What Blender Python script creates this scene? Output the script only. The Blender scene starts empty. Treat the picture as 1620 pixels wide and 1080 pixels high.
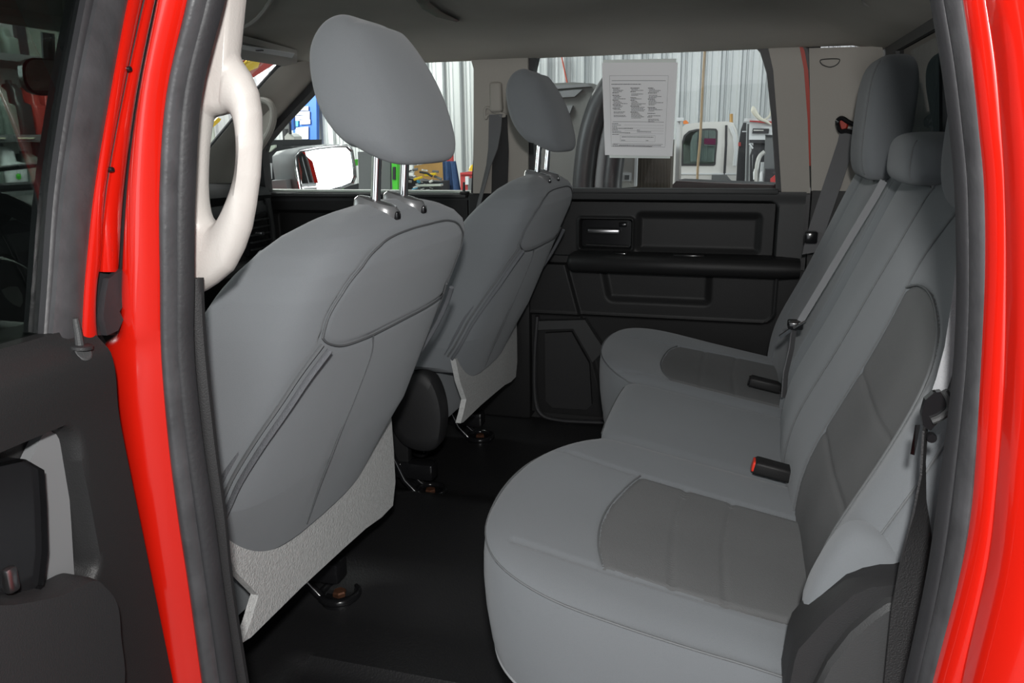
import bpy, bmesh, math, random
import numpy as np
from mathutils import Vector, Matrix
from mathutils.bvhtree import BVHTree

random.seed(7)
S = bpy.context.scene
C = S.collection

# ------------------------------------------------------------------ camera
cam_d = bpy.data.cameras.new('camera')
cam = bpy.data.objects.new('camera', cam_d)
C.objects.link(cam)
cam_d.sensor_width = 36.0
cam_d.lens = 27.578
cam_d.clip_start = 0.02
CR = [[0.960764, -0.058505, 0.271127], [0.277124, 0.24342, -0.929489], [-0.011618, 0.968155, 0.250082]]
M4 = Matrix(CR).to_4x4()
M4.translation = Vector((0.0, -1.33, 0.80))
cam.matrix_world = M4
S.camera = cam

# ------------------------------------------------------------------ exposure and light
S.view_settings.view_transform = 'Standard'
S.view_settings.look = 'None'
S.view_settings.gamma = 1.0
S.view_settings.use_curve_mapping = False
S.view_settings.exposure = 0.0

world = bpy.data.worlds.new('workshop_daylight')
S.world = world
world.use_nodes = True
bg = world.node_tree.nodes['Background']
bg.inputs[0].default_value = (0.93, 0.97, 1.0, 1)
bg.inputs[1].default_value = 0.24

def light(name, kind, loc, energy, size=0.1, size_y=None, look=None, color=(1, 1, 1)):
    d = bpy.data.lights.new(name, kind)
    d.energy = energy
    d.color = color
    if kind == 'AREA':
        d.shape = 'RECTANGLE'
        d.size = size
        d.size_y = size_y or size
    else:
        d.shadow_soft_size = size
    o = bpy.data.objects.new(name, d)
    C.objects.link(o)
    o.location = loc
    if look is not None:
        o.rotation_euler = (Vector(look) - Vector(loc)).to_track_quat('-Z', 'Y').to_euler()
    return o

# the camera's own flash, just above the lens
light('camera_flash', 'POINT', (0.02, -1.38, 0.925), 43.0, size=0.022, color=(1.0, 0.985, 0.96))
# the open bay door behind the photographer
light('bay_door_daylight', 'AREA', (-0.3, -4.4, 1.1), 110.0, size=7.0, size_y=3.2, look=(-0.1, 0, 0.6), color=(0.93, 0.97, 1.0))
# daylight reaching in through the windscreen
light('bay_door_daylight', 'AREA', (-5.2, -0.3, 1.75), 60.0, size=2.4, size_y=1.2, look=(0.1, 0, 0.6), color=(0.9, 0.96, 1.0))
# workshop lamps beyond the truck; the last two are added fill
light('workshop_lamp_and_fill', 'AREA', (1.5, 6.2, 4.2), 25.0, size=5, size_y=1.5, look=(0.3, 9.0, 1.0), color=(0.95, 0.98, 1.0))
light('workshop_lamp_and_fill', 'AREA', (-8.2, 8.0, 3.2), 620.0, size=2.5, size_y=2.5, look=(0.0, 10.9, 1.0), color=(1.0, 0.99, 0.96))
light('workshop_lamp_and_fill', 'AREA', (1.2, 2.6, 3.6), 75.0, size=3.0, size_y=1.0, look=(1.6, 7.0, 0.0))  # added fill that brightens the pickup and clutter, no known fixture
light('workshop_lamp_and_fill', 'AREA', (-2.0, 0.9, 2.7), 150.0, size=2.0, size_y=1.0, look=(-3.4, 1.9, 0.8))  # added fill that brightens the shelf of jugs, no known fixture
# a second open bay door, far behind the truck
light('bay_door_daylight', 'AREA', (9.0, 2.2, 1.2), 260.0, size=4.5, size_y=3.4, look=(0.0, 1.6, 0.8), color=(0.95, 0.98, 1.0))

# ------------------------------------------------------------------ materials
def mat(name, col, rough=0.5, metal=0.0, bump=0.0, bscale=400.0, var=0.0, vscale=8.0, coat=0.0, sheen=0.0, spec=0.5, bdist=0.002, drough=0.0, srough=0.5):
    m = bpy.data.materials.new(name)
    m.use_nodes = True
    nt = m.node_tree
    b = nt.nodes['Principled BSDF']
    b.inputs['Base Color'].default_value = (*col, 1)
    b.inputs['Roughness'].default_value = rough
    b.inputs['Metallic'].default_value = metal
    b.inputs['Specular IOR Level'].default_value = spec
    b.inputs['Coat Weight'].default_value = coat
    b.inputs['Coat Roughness'].default_value = 0.06
    b.inputs['Sheen Weight'].default_value = sheen
    b.inputs['Sheen Roughness'].default_value = srough
    b.inputs['Diffuse Roughness'].default_value = drough
    tc = nt.nodes.new('ShaderNodeTexCoord')
    if var > 0:
        n = nt.nodes.new('ShaderNodeTexNoise')
        n.inputs['Scale'].default_value = vscale
        n.inputs['Detail'].default_value = 5
        nt.links.new(tc.outputs['Object'], n.inputs['Vector'])
        mr = nt.nodes.new('ShaderNodeMapRange')
        mr.inputs[1].default_value = 0.25
        mr.inputs[2].default_value = 0.75
        mr.inputs[3].default_value = 1 - var
        mr.inputs[4].default_value = 1 + var
        nt.links.new(n.outputs['Fac'], mr.inputs[0])
        mx = nt.nodes.new('ShaderNodeMix')
        mx.data_type = 'RGBA'
        mx.blend_type = 'MULTIPLY'
        mx.inputs[0].default_value = 1.0
        mx.inputs[6].default_value = (*col, 1)
        cmb = nt.nodes.new('ShaderNodeCombineColor')
        for k in range(3):
            nt.links.new(mr.outputs[0], cmb.inputs[k])
        nt.links.new(cmb.outputs[0], mx.inputs[7])
        nt.links.new(mx.outputs[2], b.inputs['Base Color'])
    if bump > 0:
        n = nt.nodes.new('ShaderNodeTexNoise')
        n.inputs['Scale'].default_value = bscale
        n.inputs['Detail'].default_value = 3
        nt.links.new(tc.outputs['Object'], n.inputs['Vector'])
        bp = nt.nodes.new('ShaderNodeBump')
        bp.inputs['Strength'].default_value = bump
        bp.inputs['Distance'].default_value = bdist
        nt.links.new(n.outputs['Fac'], bp.inputs['Height'])
        nt.links.new(bp.outputs['Normal'], b.inputs['Normal'])
    return m

def glass(name, tint, rough=0.0, ior=1.45):
    m = bpy.data.materials.new(name)
    m.use_nodes = True
    nt = m.node_tree
    nt.nodes.clear()
    out = nt.nodes.new('ShaderNodeOutputMaterial')
    tr = nt.nodes.new('ShaderNodeBsdfTransparent')
    tr.inputs[0].default_value = (*tint, 1)
    gl = nt.nodes.new('ShaderNodeBsdfGlossy')
    gl.inputs['Roughness'].default_value = rough
    fr = nt.nodes.new('ShaderNodeFresnel')
    fr.inputs['IOR'].default_value = ior
    ge_ = nt.nodes.new('ShaderNodeNewGeometry')
    mt = nt.nodes.new('ShaderNodeMath')
    mt.operation = 'SUBTRACT'
    mt.inputs[0].default_value = 1.0
    m2 = nt.nodes.new('ShaderNodeMath')
    m2.operation = 'MULTIPLY'
    nt.links.new(ge_.outputs['Backfacing'], mt.inputs[1])
    nt.links.new(mt.outputs[0], m2.inputs[0])
    nt.links.new(fr.outputs[0], m2.inputs[1])
    mx = nt.nodes.new('ShaderNodeMixShader')
    nt.links.new(m2.outputs[0], mx.inputs[0])
    nt.links.new(tr.outputs[0], mx.inputs[1])
    nt.links.new(gl.outputs[0], mx.inputs[2])
    nt.links.new(mx.outputs[0], out.inputs[0])
    return m

def paper_mat(name, col, thru=0.4):
    m = bpy.data.materials.new(name)
    m.use_nodes = True
    nt = m.node_tree
    nt.nodes.clear()
    out = nt.nodes.new('ShaderNodeOutputMaterial')
    df = nt.nodes.new('ShaderNodeBsdfDiffuse')
    df.inputs[0].default_value = (*col, 1)
    tl = nt.nodes.new('ShaderNodeBsdfTranslucent')
    tl.inputs[0].default_value = (*col, 1)
    mx = nt.nodes.new('ShaderNodeMixShader')
    mx.inputs[0].default_value = thru
    nt.links.new(df.outputs[0], mx.inputs[1])
    nt.links.new(tl.outputs[0], mx.inputs[2])
    nt.links.new(mx.outputs[0], out.inputs[0])
    return m

M = dict(
    fabric=mat('grey_seat_fabric', (0.158, 0.169, 0.179), 0.9, bump=0.25, bscale=900, var=0.05, vscale=5, sheen=0.10, spec=0.2, drough=0.45, srough=0.4),
    fabric_in=mat('grey_insert_fabric', (0.122, 0.125, 0.127), 0.9, bump=0.4, bscale=700, var=0.05, vscale=9, spec=0.15, drough=0.3),
    thread=mat('seam_thread', (0.10, 0.105, 0.11), 0.9),
    piping=mat('seat_piping', (0.13, 0.137, 0.142), 0.8),
    hem=mat('pale_hem_tape', (0.27, 0.28, 0.29), 0.8),
    rear_trim=mat('grey_rear_wall_trim', (0.085, 0.086, 0.086), 0.7, bump=0.3, bscale=400),
    guide=mat('grey_glossy_plastic', (0.11, 0.112, 0.115), 0.25),
    zipper=mat('zipper_tape', (0.105, 0.11, 0.12), 0.8, bump=0.6, bscale=700),
    felt=mat('pale_grey_felt', (0.52, 0.525, 0.52), 0.95, bump=0.9, bscale=420, var=0.12, vscale=160, spec=0.1),
    plastic=mat('black_grained_plastic', (0.017, 0.017, 0.0175), 0.45, bump=0.18, bscale=900, spec=0.22),
    plastic_soft=mat('dark_soft_plastic', (0.019, 0.019, 0.02), 0.55, bump=0.2, bscale=800, spec=0.4),
    plastic_shade=mat('charcoal_plastic', (0.044, 0.045, 0.046), 0.5, bump=0.2, bscale=850, spec=0.3),
    gloss=mat('glossy_black_plastic', (0.010, 0.010, 0.011), 0.16),
    rubber=mat('black_rubber', (0.030, 0.030, 0.032), 0.55, bump=0.2, bscale=160, var=0.25, vscale=25),
    rubber_grey=mat('grey_worn_rubber', (0.047, 0.047, 0.050), 0.33, bump=0.3, bscale=110, var=0.3, vscale=30),
    seal=mat('black_weatherstrip', (0.020, 0.020, 0.022), 0.5, bump=0.15, bscale=220, var=0.15, vscale=20),
    red=mat('red_body_paint', (0.47, 0.008, 0.003), 0.22, coat=1.0),
    red_dark=mat('red_paint_in_gap', (0.40, 0.03, 0.012), 0.5),
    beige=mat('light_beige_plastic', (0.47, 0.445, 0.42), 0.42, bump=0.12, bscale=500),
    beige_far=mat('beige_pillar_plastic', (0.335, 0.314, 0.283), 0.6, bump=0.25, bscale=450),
    headliner=mat('headliner_cloth', (0.62, 0.595, 0.54), 0.95, bump=0.35, bscale=600, var=0.06, vscale=6, spec=0.1),
    headliner_rim=mat('visor_vinyl', (0.55, 0.54, 0.51), 0.7),
    vinyl=mat('black_floor_vinyl', (0.018, 0.018, 0.019), 0.36, bump=0.35, bscale=260, spec=0.5),
    chrome=mat('chrome', (0.80, 0.80, 0.82), 0.10, metal=1.0),
    chrome_dull=mat('worn_steel', (0.42, 0.42, 0.43), 0.3, metal=1.0),
    belt=mat('grey_belt_webbing', (0.115, 0.115, 0.12), 0.7, bump=0.5, bscale=900),
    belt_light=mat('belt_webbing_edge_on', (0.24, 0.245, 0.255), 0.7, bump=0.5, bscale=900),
    belt_dark=mat('black_belt_webbing', (0.018, 0.018, 0.019), 0.65, bump=0.6, bscale=700),
    buckle_red=mat('red_release_button', (0.85, 0.05, 0.025), 0.4),
    paper=paper_mat('white_paper', (0.97, 0.97, 0.99), 0.08),
    paper2=paper_mat('white_backing_paper', (0.86, 0.90, 0.88), 0.25),
    ink=mat('printed_ink', (0.10, 0.10, 0.11), 0.9),
    ink_grey=mat('grey_printed_ink', (0.33, 0.33, 0.34), 0.9),
    steel_wall=mat('corrugated_steel', (0.55, 0.57, 0.58), 0.40, metal=0.5),
    concrete=mat('workshop_concrete', (0.30, 0.29, 0.28), 0.85, var=0.15, vscale=2),
    grey_cowl=mat('grey_moulded_cowl', (0.13, 0.132, 0.125), 0.5, var=0.08, vscale=6),
    duct=mat('black_duct', (0.03, 0.03, 0.032), 0.35),
    fins=mat('brown_radiator_fins', (0.075, 0.062, 0.048), 0.7),
    alu=mat('aluminium', (0.62, 0.62, 0.60), 0.45, metal=0.5),
    white_paint=mat('white_truck_paint', (0.82, 0.80, 0.77), 0.3, coat=0.4),
    white=mat('white_enamel', (0.78, 0.80, 0.82), 0.45),
    dark=mat('dark_equipment', (0.035, 0.035, 0.04), 0.5),
    dark_grey=mat('grey_equipment', (0.16, 0.165, 0.17), 0.55),
    green=mat('bright_green_paint', (0.09, 0.62, 0.05), 0.45),
    blue=mat('royal_blue_board', (0.05, 0.17, 0.62), 0.5),
    cyan=mat('light_blue_card', (0.12, 0.52, 0.80), 0.6),
    navy=mat('navy_cloth', (0.05, 0.10, 0.22), 0.85, bump=0.6, bscale=30, bdist=0.02),
    amber=mat('amber_lens', (0.85, 0.22, 0.02), 0.35),
    orange_card=mat('tan_cardboard', (0.55, 0.32, 0.11), 0.8, var=0.15, vscale=6),
    red_tin=mat('red_tin', (0.55, 0.06, 0.06), 0.45),
    pink=mat('magenta_sign', (0.55, 0.05, 0.22), 0.5),
    yellow=mat('yellow_plastic', (0.82, 0.55, 0.02), 0.45),
    rope=mat('brown_rope', (0.50, 0.38, 0.24), 0.9, bump=0.8, bscale=120),
    red_cable=mat('red_cable', (0.45, 0.08, 0.05), 0.5),
    jug_grey=mat('olive_grey_jug', (0.20, 0.24, 0.21), 0.4),
    jug_black=mat('black_jug', (0.035, 0.036, 0.036), 0.4),
    jug_red=mat('red_jug', (0.50, 0.05, 0.04), 0.4),
    jug_white=mat('white_jug', (0.78, 0.80, 0.80), 0.4),
    shelf=mat('grey_shelf_steel', (0.16, 0.165, 0.165), 0.5),
    tag=mat('pale_label', (0.70, 0.66, 0.50), 0.7),
    bone=mat('pale_ornament', (0.75, 0.72, 0.62), 0.6),
    rust=mat('rusty_bolt', (0.16, 0.07, 0.04), 0.5, metal=0.6, var=0.3, vscale=120),
    banner_red=mat('dark_red_banner', (0.42, 0.06, 0.05), 0.7),
    pale_wall=mat('pale_green_panel', (0.66, 0.72, 0.62), 0.6),
    mirror=mat('mirror_silver', (0.95, 0.96, 0.97), 0.0, metal=1.0),
    glass_far=glass('far_door_glass', (0.90, 0.93, 0.92)),
    glass_clear=glass('clear_cab_glass', (0.94, 0.97, 0.95)),
    glass_tint=glass('tinted_privacy_glass', (0.40, 0.43, 0.42)),
    glass_dark=glass('dark_rear_glass', (0.16, 0.18, 0.18)),
    glass_pickup=glass('pickup_side_glass', (0.48, 0.54, 0.52)),
)

# ------------------------------------------------------------------ helpers
def wl(o):
    v = Vector((0, 0, 0))
    while o is not None:
        v = v + o.location
        o = o.parent
    return v

def obj(name, V, F, m, parent=None, smooth=True, angle=35, kind=None, label=None):
    V = np.asarray(V, float).reshape(-1, 3)
    off = np.array(wl(parent)) if parent is not None else np.zeros(3)
    me = bpy.data.meshes.new(name)
    me.from_pydata((V - off).tolist(), [], [tuple(f) for f in F])
    me.validate()
    bm = bmesh.new()
    bm.from_mesh(me)
    bmesh.ops.recalc_face_normals(bm, faces=bm.faces)
    bm.to_mesh(me)
    bm.free()
    if smooth:
        me.polygons.foreach_set('use_smooth', [True] * len(me.polygons))
        me.set_sharp_from_angle(angle=math.radians(angle))
    me.materials.append(m)
    o = bpy.data.objects.new(name, me)
    C.objects.link(o)
    if parent is not None:
        o.parent = parent
    if kind:
        o['kind'] = kind
    if label:
        o['label'] = label
    return o

def tag(o, label, cat, group=None):
    o['label'] = label
    o['category'] = cat
    if group:
        o['group'] = group
    return o

def thing(name, label, cat, loc, group=None):
    o = bpy.data.objects.new(name, None)
    o.empty_display_size = 0.05
    C.objects.link(o)
    o.location = loc
    return tag(o, label, cat, group)

def struct(name, loc=(0, 0, 0)):
    o = bpy.data.objects.new(name, None)
    o.empty_display_size = 0.05
    C.objects.link(o)
    o.location = loc
    o['kind'] = 'structure'
    return o

class MB:
    def __init__(s):
        s.V = []
        s.F = []
    def add(s, V, F):
        n = len(s.V)
        s.V += [tuple(v) for v in V]
        s.F += [tuple(i + n for i in f) for f in F]
        return s
    def build(s, name, m, parent=None, **k):
        return obj(name, s.V, s.F, m, parent, **k)
    def box(s, x0, x1, y0, y1, z0, z1, r=0.0, seg=2):
        bm = bmesh.new()
        bmesh.ops.create_cube(bm, size=1.0)
        for v in bm.verts:
            v.co = Vector(((x0 + x1) / 2 + v.co.x * (x1 - x0), (y0 + y1) / 2 + v.co.y * (y1 - y0), (z0 + z1) / 2 + v.co.z * (z1 - z0)))
        if r > 0:
            bmesh.ops.bevel(bm, geom=list(bm.edges), offset=r, segments=seg, affect='EDGES', profile=0.5)
        bm.verts.index_update()
        s.add([v.co[:] for v in bm.verts], [[v.index for v in f.verts] for f in bm.faces])
        bm.free()
        return s
    def tube(s, P, r, n=8, closed=False, flat=1.0, taper=None):
        P = [Vector(p) for p in P]
        N = len(P)
        V = []
        up = Vector((0.31, 0.17, 0.93))
        prev = None
        for i, p in enumerate(P):
            a = P[(i - 1) % N] if (closed or i > 0) else p
            b = P[(i + 1) % N] if (closed or i < N - 1) else p
            t = (b - a)
            t = t.normalized() if t.length > 1e-9 else Vector((0, 0, 1))
            if prev is None:
                u = t.cross(up)
                if u.length < 1e-3:
                    u = t.cross(Vector((1, 0, 0)))
                u.normalize()
            else:
                u = prev - t * prev.dot(t)
                u.normalize()
            prev = u
            w = t.cross(u)
            rr = r if taper is None else r * taper[i]
            for k in range(n):
                an = 2 * math.pi * k / n
                V.append(p + u * math.cos(an) * rr + w * math.sin(an) * rr * flat)
        F = []
        for i in range(N if closed else N - 1):
            for k in range(n):
                j = (i + 1) % N
                F.append((i * n + k, i * n + (k + 1) % n, j * n + (k + 1) % n, j * n + k))
        if not closed:
            F.append(tuple(range(n - 1, -1, -1)))
            F.append(tuple((N - 1) * n + k for k in range(n)))
        return s.add(V, F)
    def loft(s, rings, cap=True, closed=True):
        n = len(rings[0])
        V = [p for r in rings for p in r]
        F = []
        for i in range(len(rings) - 1):
            for k in range(n if closed else n - 1):
                a = i * n + k
                b = i * n + (k + 1) % n
                F.append((a, b, b + n, a + n))
        if cap:
            F.append(tuple(range(n - 1, -1, -1)))
            F.append(tuple((len(rings) - 1) * n + k for k in range(n)))
        return s.add(V, F)
    def prism(s, O, axis, a, b, ch=0.0):
        # extrude a 2-D outline along an axis, with optional chamfered front rim
        def up(p, h):
            if axis == 'y':
                return (p[0], h, p[1])
            if axis == 'x':
                return (h, p[0], p[1])
            return (p[0], p[1], h)
        return s.loft([[up(p, a) for p in O], [up(p, b) for p in O]])
    def disc(s, c, n, r, h, seg=20):
        n = Vector(n).normalized()
        u = n.cross(Vector((0.2, 0.9, 0.37))).normalized()
        w = n.cross(u)
        c = Vector(c)
        R = [[c + n * t * h + (u * math.cos(2 * math.pi * k / seg) + w * math.sin(2 * math.pi * k / seg)) * r * q for k in range(seg)] for t, q in ((0, 1), (0.75, 1), (1, 0.85))]
        return s.loft(R)

def rrect(x0, x1, z0, z1, r, n=6):
    O = []
    for cx, cz, a0 in ((x1 - r, z1 - r, 0), (x0 + r, z1 - r, 90), (x0 + r, z0 + r, 180), (x1 - r, z0 + r, 270)):
        for k in range(n + 1):
            a = math.radians(a0 + 90 * k / n)
            O.append((cx + r * math.cos(a), cz + r * math.sin(a)))
    return O

def cr(P, n=12, closed=False):
    # Catmull-Rom through points
    P = [np.array(p, float) for p in P]
    N = len(P)
    out = []
    for i in range(N if closed else N - 1):
        if closed:
            a, b, c, d = P[(i - 1) % N], P[i], P[(i + 1) % N], P[(i + 2) % N]
        else:
            a, b, c, d = P[max(i - 1, 0)], P[i], P[i + 1], P[min(i + 2, N - 1)]
        for k in range(n):
            t = k / n
            out.append(0.5 * ((2 * b) + (c - a) * t + (2 * a - 5 * b + 4 * c - d) * t * t + (3 * b - a - 3 * c + d) * t ** 3))
    if not closed:
        out.append(P[-1])
    return [tuple(p) for p in out]

def dens(P, step=0.004):
    P = [np.array(p, float) for p in P]
    out = [P[0]]
    for a, b in zip(P[:-1], P[1:]):
        L = np.linalg.norm(b - a)
        k = max(1, int(L / step))
        for i in range(1, k + 1):
            out.append(a + (b - a) * i / k)
    return out

def normals(V, F):
    N = np.zeros_like(V)
    Q = np.array([f if len(f) == 4 else (*f, f[-1]) for f in F if len(f) in (3, 4)])
    n = np.cross(V[Q[:, 2]] - V[Q[:, 0]], V[Q[:, 3]] - V[Q[:, 1]])
    for k in range(4):
        np.add.at(N, Q[:, k], n)
    return N / (np.linalg.norm(N, axis=1, keepdims=True) + 1e-12)

def groove(V, F, seams, outward=None):
    """sink seam lines (points, width, depth) into a surface; returns the new vertices and the seams laid on it"""
    V = np.array(V, float)
    F = [tuple(f) for f in F]
    N = normals(V, F)
    if outward is not None:
        sg = np.sign(np.einsum('ij,ij->i', N, V - np.array(outward)))
        if np.mean(sg) < 0:
            N = -N
    bvh = BVHTree.FromPolygons(V.tolist(), F)
    laid = []
    W = V.copy()
    for P, w, d in seams:
        pts = []
        for p in dens(P, 0.004):
            h = bvh.find_nearest(Vector(p))
            pts.append(np.array(h[0]))
        pts = np.array(pts)
        lo = pts.min(0) - 4 * w
        hi = pts.max(0) + 4 * w
        idx = np.where(np.all((V > lo) & (V < hi), axis=1))[0]
        for ch in np.array_split(idx, max(1, len(idx) // 4000)):
            if len(ch) == 0:
                continue
            D = np.sqrt(((V[ch][:, None, :] - pts[None]) ** 2).sum(2)).min(1)
            W[ch] -= N[ch] * (d * np.exp(-(D / w) ** 2))[:, None]
        laid.append([tuple(p) for p in pts])
    return W, laid

def sgnp(v, p):
    return math.copysign(abs(v) ** p, v)

def interp(z, T):
    return float(np.interp(z, [t[0] for t in T], [t[1] for t in T]))

def smooth_tab(T, n=8):
    return [(p[0], p[1]) for p in cr([(a, b) for a, b in T], n)]

def sstep(x):
    x = np.clip(x, 0, 1)
    return x * x * (3 - 2 * x)

def sdr(X, Z, x0, x1, z0, z1, r):
    # signed distance to a rounded rectangle (negative inside)
    qx = np.abs(X - (x0 + x1) / 2) - ((x1 - x0) / 2 - r)
    qz = np.abs(Z - (z0 + z1) / 2) - ((z1 - z0) / 2 - r)
    return np.minimum(np.maximum(qx, qz), 0) + np.hypot(np.maximum(qx, 0), np.maximum(qz, 0)) - r

def grid_faces(nu, nv):
    return [(i * nv + j, i * nv + j + 1, (i + 1) * nv + j + 1, (i + 1) * nv + j) for i in range(nu - 1) for j in range(nv - 1)]

def hfield(name, x0, x1, z0, z1, nx, nz, fy, m, parent, back=0.02, mask=None, **k):
    """moulded panel in the x-z plane facing -y, y given by fy(X, Z), closed with a flat back"""
    xs = np.linspace(x0, x1, nx)
    zs = np.linspace(z0, z1, nz)
    X, Z = np.meshgrid(xs, zs, indexing='ij')
    Y = fy(X, Z)
    V = np.stack([X, Y, Z], -1).reshape(-1, 3)
    F = grid_faces(nx, nz)
    if mask is not None:
        cx = (X[:-1, :-1] + X[1:, 1:]) / 2
        cz = (Z[:-1, :-1] + Z[1:, 1:]) / 2
        ok = mask(cx, cz).reshape(-1)
        F = [f for f, q in zip(F, ok) if q]
    else:
        rim = [i * nz for i in range(nx)] + [(nx - 1) * nz + j for j in range(1, nz)] + [i * nz + nz - 1 for i in range(nx - 2, -1, -1)] + [j for j in range(nz - 2, 0, -1)]
        n0 = len(V)
        yb = float(Y.max()) + back
        V = np.vstack([V, np.array([(V[i][0], yb, V[i][2]) for i in rim])])
        L = len(rim)
        F += [(rim[i], rim[(i + 1) % L], n0 + (i + 1) % L, n0 + i) for i in range(L)]
        F.append(tuple(n0 + i for i in range(L)))
    return obj(name, V, F, m, parent, **k)

def band(name, rows, m, parent, out=(0, -1, 0), bulge=0.01, back=0.02, nseg=8, flat=1.0, sub=5, lip=0.0, **k):
    """a long moulded strip: rows of (left point, right point); it bulges towards 'out' and is closed behind"""
    L = cr([r[0] for r in rows], sub)
    R = cr([r[1] for r in rows], sub)
    o = np.array(out, float)
    o /= np.linalg.norm(o)
    rings = []
    for a, b in zip(L, R):
        a = np.array(a)
        b = np.array(b)
        ring = []
        for i in range(nseg + 1):
            t = i / nseg
            h = (1 - abs(2 * t - 1) ** (2.2 * flat)) * bulge
            ring.append(tuple(a + (b - a) * t + o * h))
        ring.append(tuple(b - o * back))
        ring.append(tuple(a - o * back))
        rings.append(ring)
    return MB().loft(rings).build(name, m, parent, **k)

def seam_obj(name, lines, r, m, parent, lift=0.0, n=6):
    b = MB()
    for P in lines:
        b.tube(P[::2] if len(P) > 6 else P, r, n)
    return b.build(name, m, parent)

def wl_box(name, x0, x1, y0, y1, z0, z1, m, parent=None, r=0.0, seg=2, **k):
    return MB().box(x0, x1, y0, y1, z0, z1, r, seg).build(name, m, parent, **k)

def ribbon(name, P, wdir, w, th, m, parent=None):
    """flat webbing along P, width vector wdir (per point or single)"""
    rings = []
    P = [np.array(p, float) for p in P]
    for i, p in enumerate(P):
        wd = np.array(wdir[i] if isinstance(wdir, list) else wdir, float)
        wd = wd / np.linalg.norm(wd)
        t = P[min(i + 1, len(P) - 1)] - P[max(i - 1, 0)]
        n = np.cross(t, wd)
        n = n / (np.linalg.norm(n) + 1e-9)
        rings.append([tuple(p + wd * w / 2 + n * th / 2), tuple(p - wd * w / 2 + n * th / 2), tuple(p - wd * w / 2 - n * th / 2), tuple(p + wd * w / 2 - n * th / 2)])
    return MB().loft(rings).build(name, m, parent, angle=60)

# yfar: the inner face of the far (passenger) side of the cab, leaning in above the belt line
def yfar(z):
    return np.where(z > 0.66, 0.80 - (z - 0.66) * 0.16, 0.80 - np.clip(0.66 - z, 0, 1) * 0.02)

exec_parts = None

# ================================================================== the cab: floor, ceiling, rear wall
def make_floor():
    xs = np.linspace(-1.75, 0.36, 150)
    ys = np.linspace(-0.74, 0.80, 130)
    X, Y = np.meshgrid(xs, ys, indexing='ij')
    Z = 0.045 * sstep((Y + 0.27) / 0.15) * (1 - sstep((Y - 0.12) / 0.15))
    Z = Z - 0.016 * sstep((-0.372 - Y) / 0.016) * sstep((X + 0.655) / 0.02)
    Z = Z + 0.05 * sstep((-0.64 - Y) / 0.03)
    Z = Z + 0.30 * sstep((-1.35 - X) / 0.35)
    V = np.stack([X, Y, Z], -1).reshape(-1, 3)
    return obj('floor', V, grid_faces(150, 130), M['vinyl'], kind='structure')
make_floor()

def make_ceiling():
    xs = np.linspace(-1.22, 0.33, 60)
    ys = np.linspace(-0.74, 0.745, 70)
    X, Y = np.meshgrid(xs, ys, indexing='ij')
    Z = 1.05 - np.maximum(np.maximum(0.050 * sstep((np.abs(Y) - 0.40) / 0.34), 0.030 * sstep((-0.95 - X) / 0.25)), 0.062 * sstep((X - 0.04) / 0.26))
    Z = Z + 0.012 * np.exp(-((X + 0.20) / 0.10) ** 2) * np.exp(-((Y - 0.1) / 0.3) ** 2)
    V = np.stack([X, Y, Z], -1).reshape(-1, 3)
    F = grid_faces(60, 70)
    n = len(V)
    V2 = V.copy()
    V2[:, 2] += 0.03
    return obj('ceiling', np.vstack([V, V2]), F + [tuple(i + n for i in f) for f in F], M['headliner'], kind='structure')
ceil = make_ceiling()
MB().tube(cr([(-1.117, 0.2826, 1.035), (-1.017, 0.2134, 1.04), (-0.9251, 0.1208, 1.045), (-0.805, -0.0297, 1.045)], 6), 0.004, 8).build('headliner_seam', M['headliner_rim'], ceil)
MB().loft([[(-0.5715, 0.0433, 1.041), (-0.6053, 0.1627, 1.041), (-0.6186, 0.2686, 1.041), (-0.6046, 0.3502, 1.041), (-0.5921, 0.3353, 1.041), (-0.586, 0.2194, 1.041), (-0.5682, 0.1151, 1.041), (-0.5471, 0.0389, 1.041)],
           [(-0.607, 0.1288, 1.056), (-0.6429, 0.2557, 1.056), (-0.6571, 0.3681, 1.056), (-0.6423, 0.4547, 1.056), (-0.629, 0.4389, 1.056), (-0.6224, 0.3158, 1.056), (-0.6035, 0.2051, 1.056), (-0.5812, 0.1241, 1.056)]]).build('dark_crescent', M['dark'], ceil)  # thin dark crescent set into the headliner
# outer roof skin
rf = struct('trim_1')
MB().loft([[(x, y, 1.085 + 0.03 * math.cos(y / 0.8 * 1.3)) for y in np.linspace(-0.76, 0.76, 12)] + [(x, y, 1.10 + 0.03 * math.cos(y / 0.8 * 1.3)) for y in np.linspace(0.76, -0.76, 12)] for x in np.linspace(-1.2, 0.36, 10)]).build('roof_skin', M['red'], rf)
# near-side roof rail, over the open door
wl_box('roof_rail', -1.2, 0.36, -0.80, -0.735, 0.955, 1.10, M['red'], rf, r=0.015)
wl_box('roof_rail', -1.2, 0.36, 0.745, 0.79, 1.01, 1.10, M['red'], rf, r=0.015)

# dome-light ring / coat hook in the headliner
hook = thing('coat_hook', 'small pale oval coat hook ring in the headliner at the top right', 'hook', (0.1969, 0.2481, 1.02))
MB().tube([(0.17, 0.1777, 1.018), (0.1809, 0.2147, 1.015), (0.1966, 0.2416, 1.014), (0.209, 0.246, 1.016), (0.2075, 0.2247, 1.02), (0.1957, 0.2138, 1.024)], 0.003, 8, closed=True).build('ring', M['headliner_rim'], hook)
MB().disc((0.204, 0.3246, 1.034), (0, 0, -1), 0.022, 0.006).build('base', M['headliner_rim'], hook)

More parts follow.
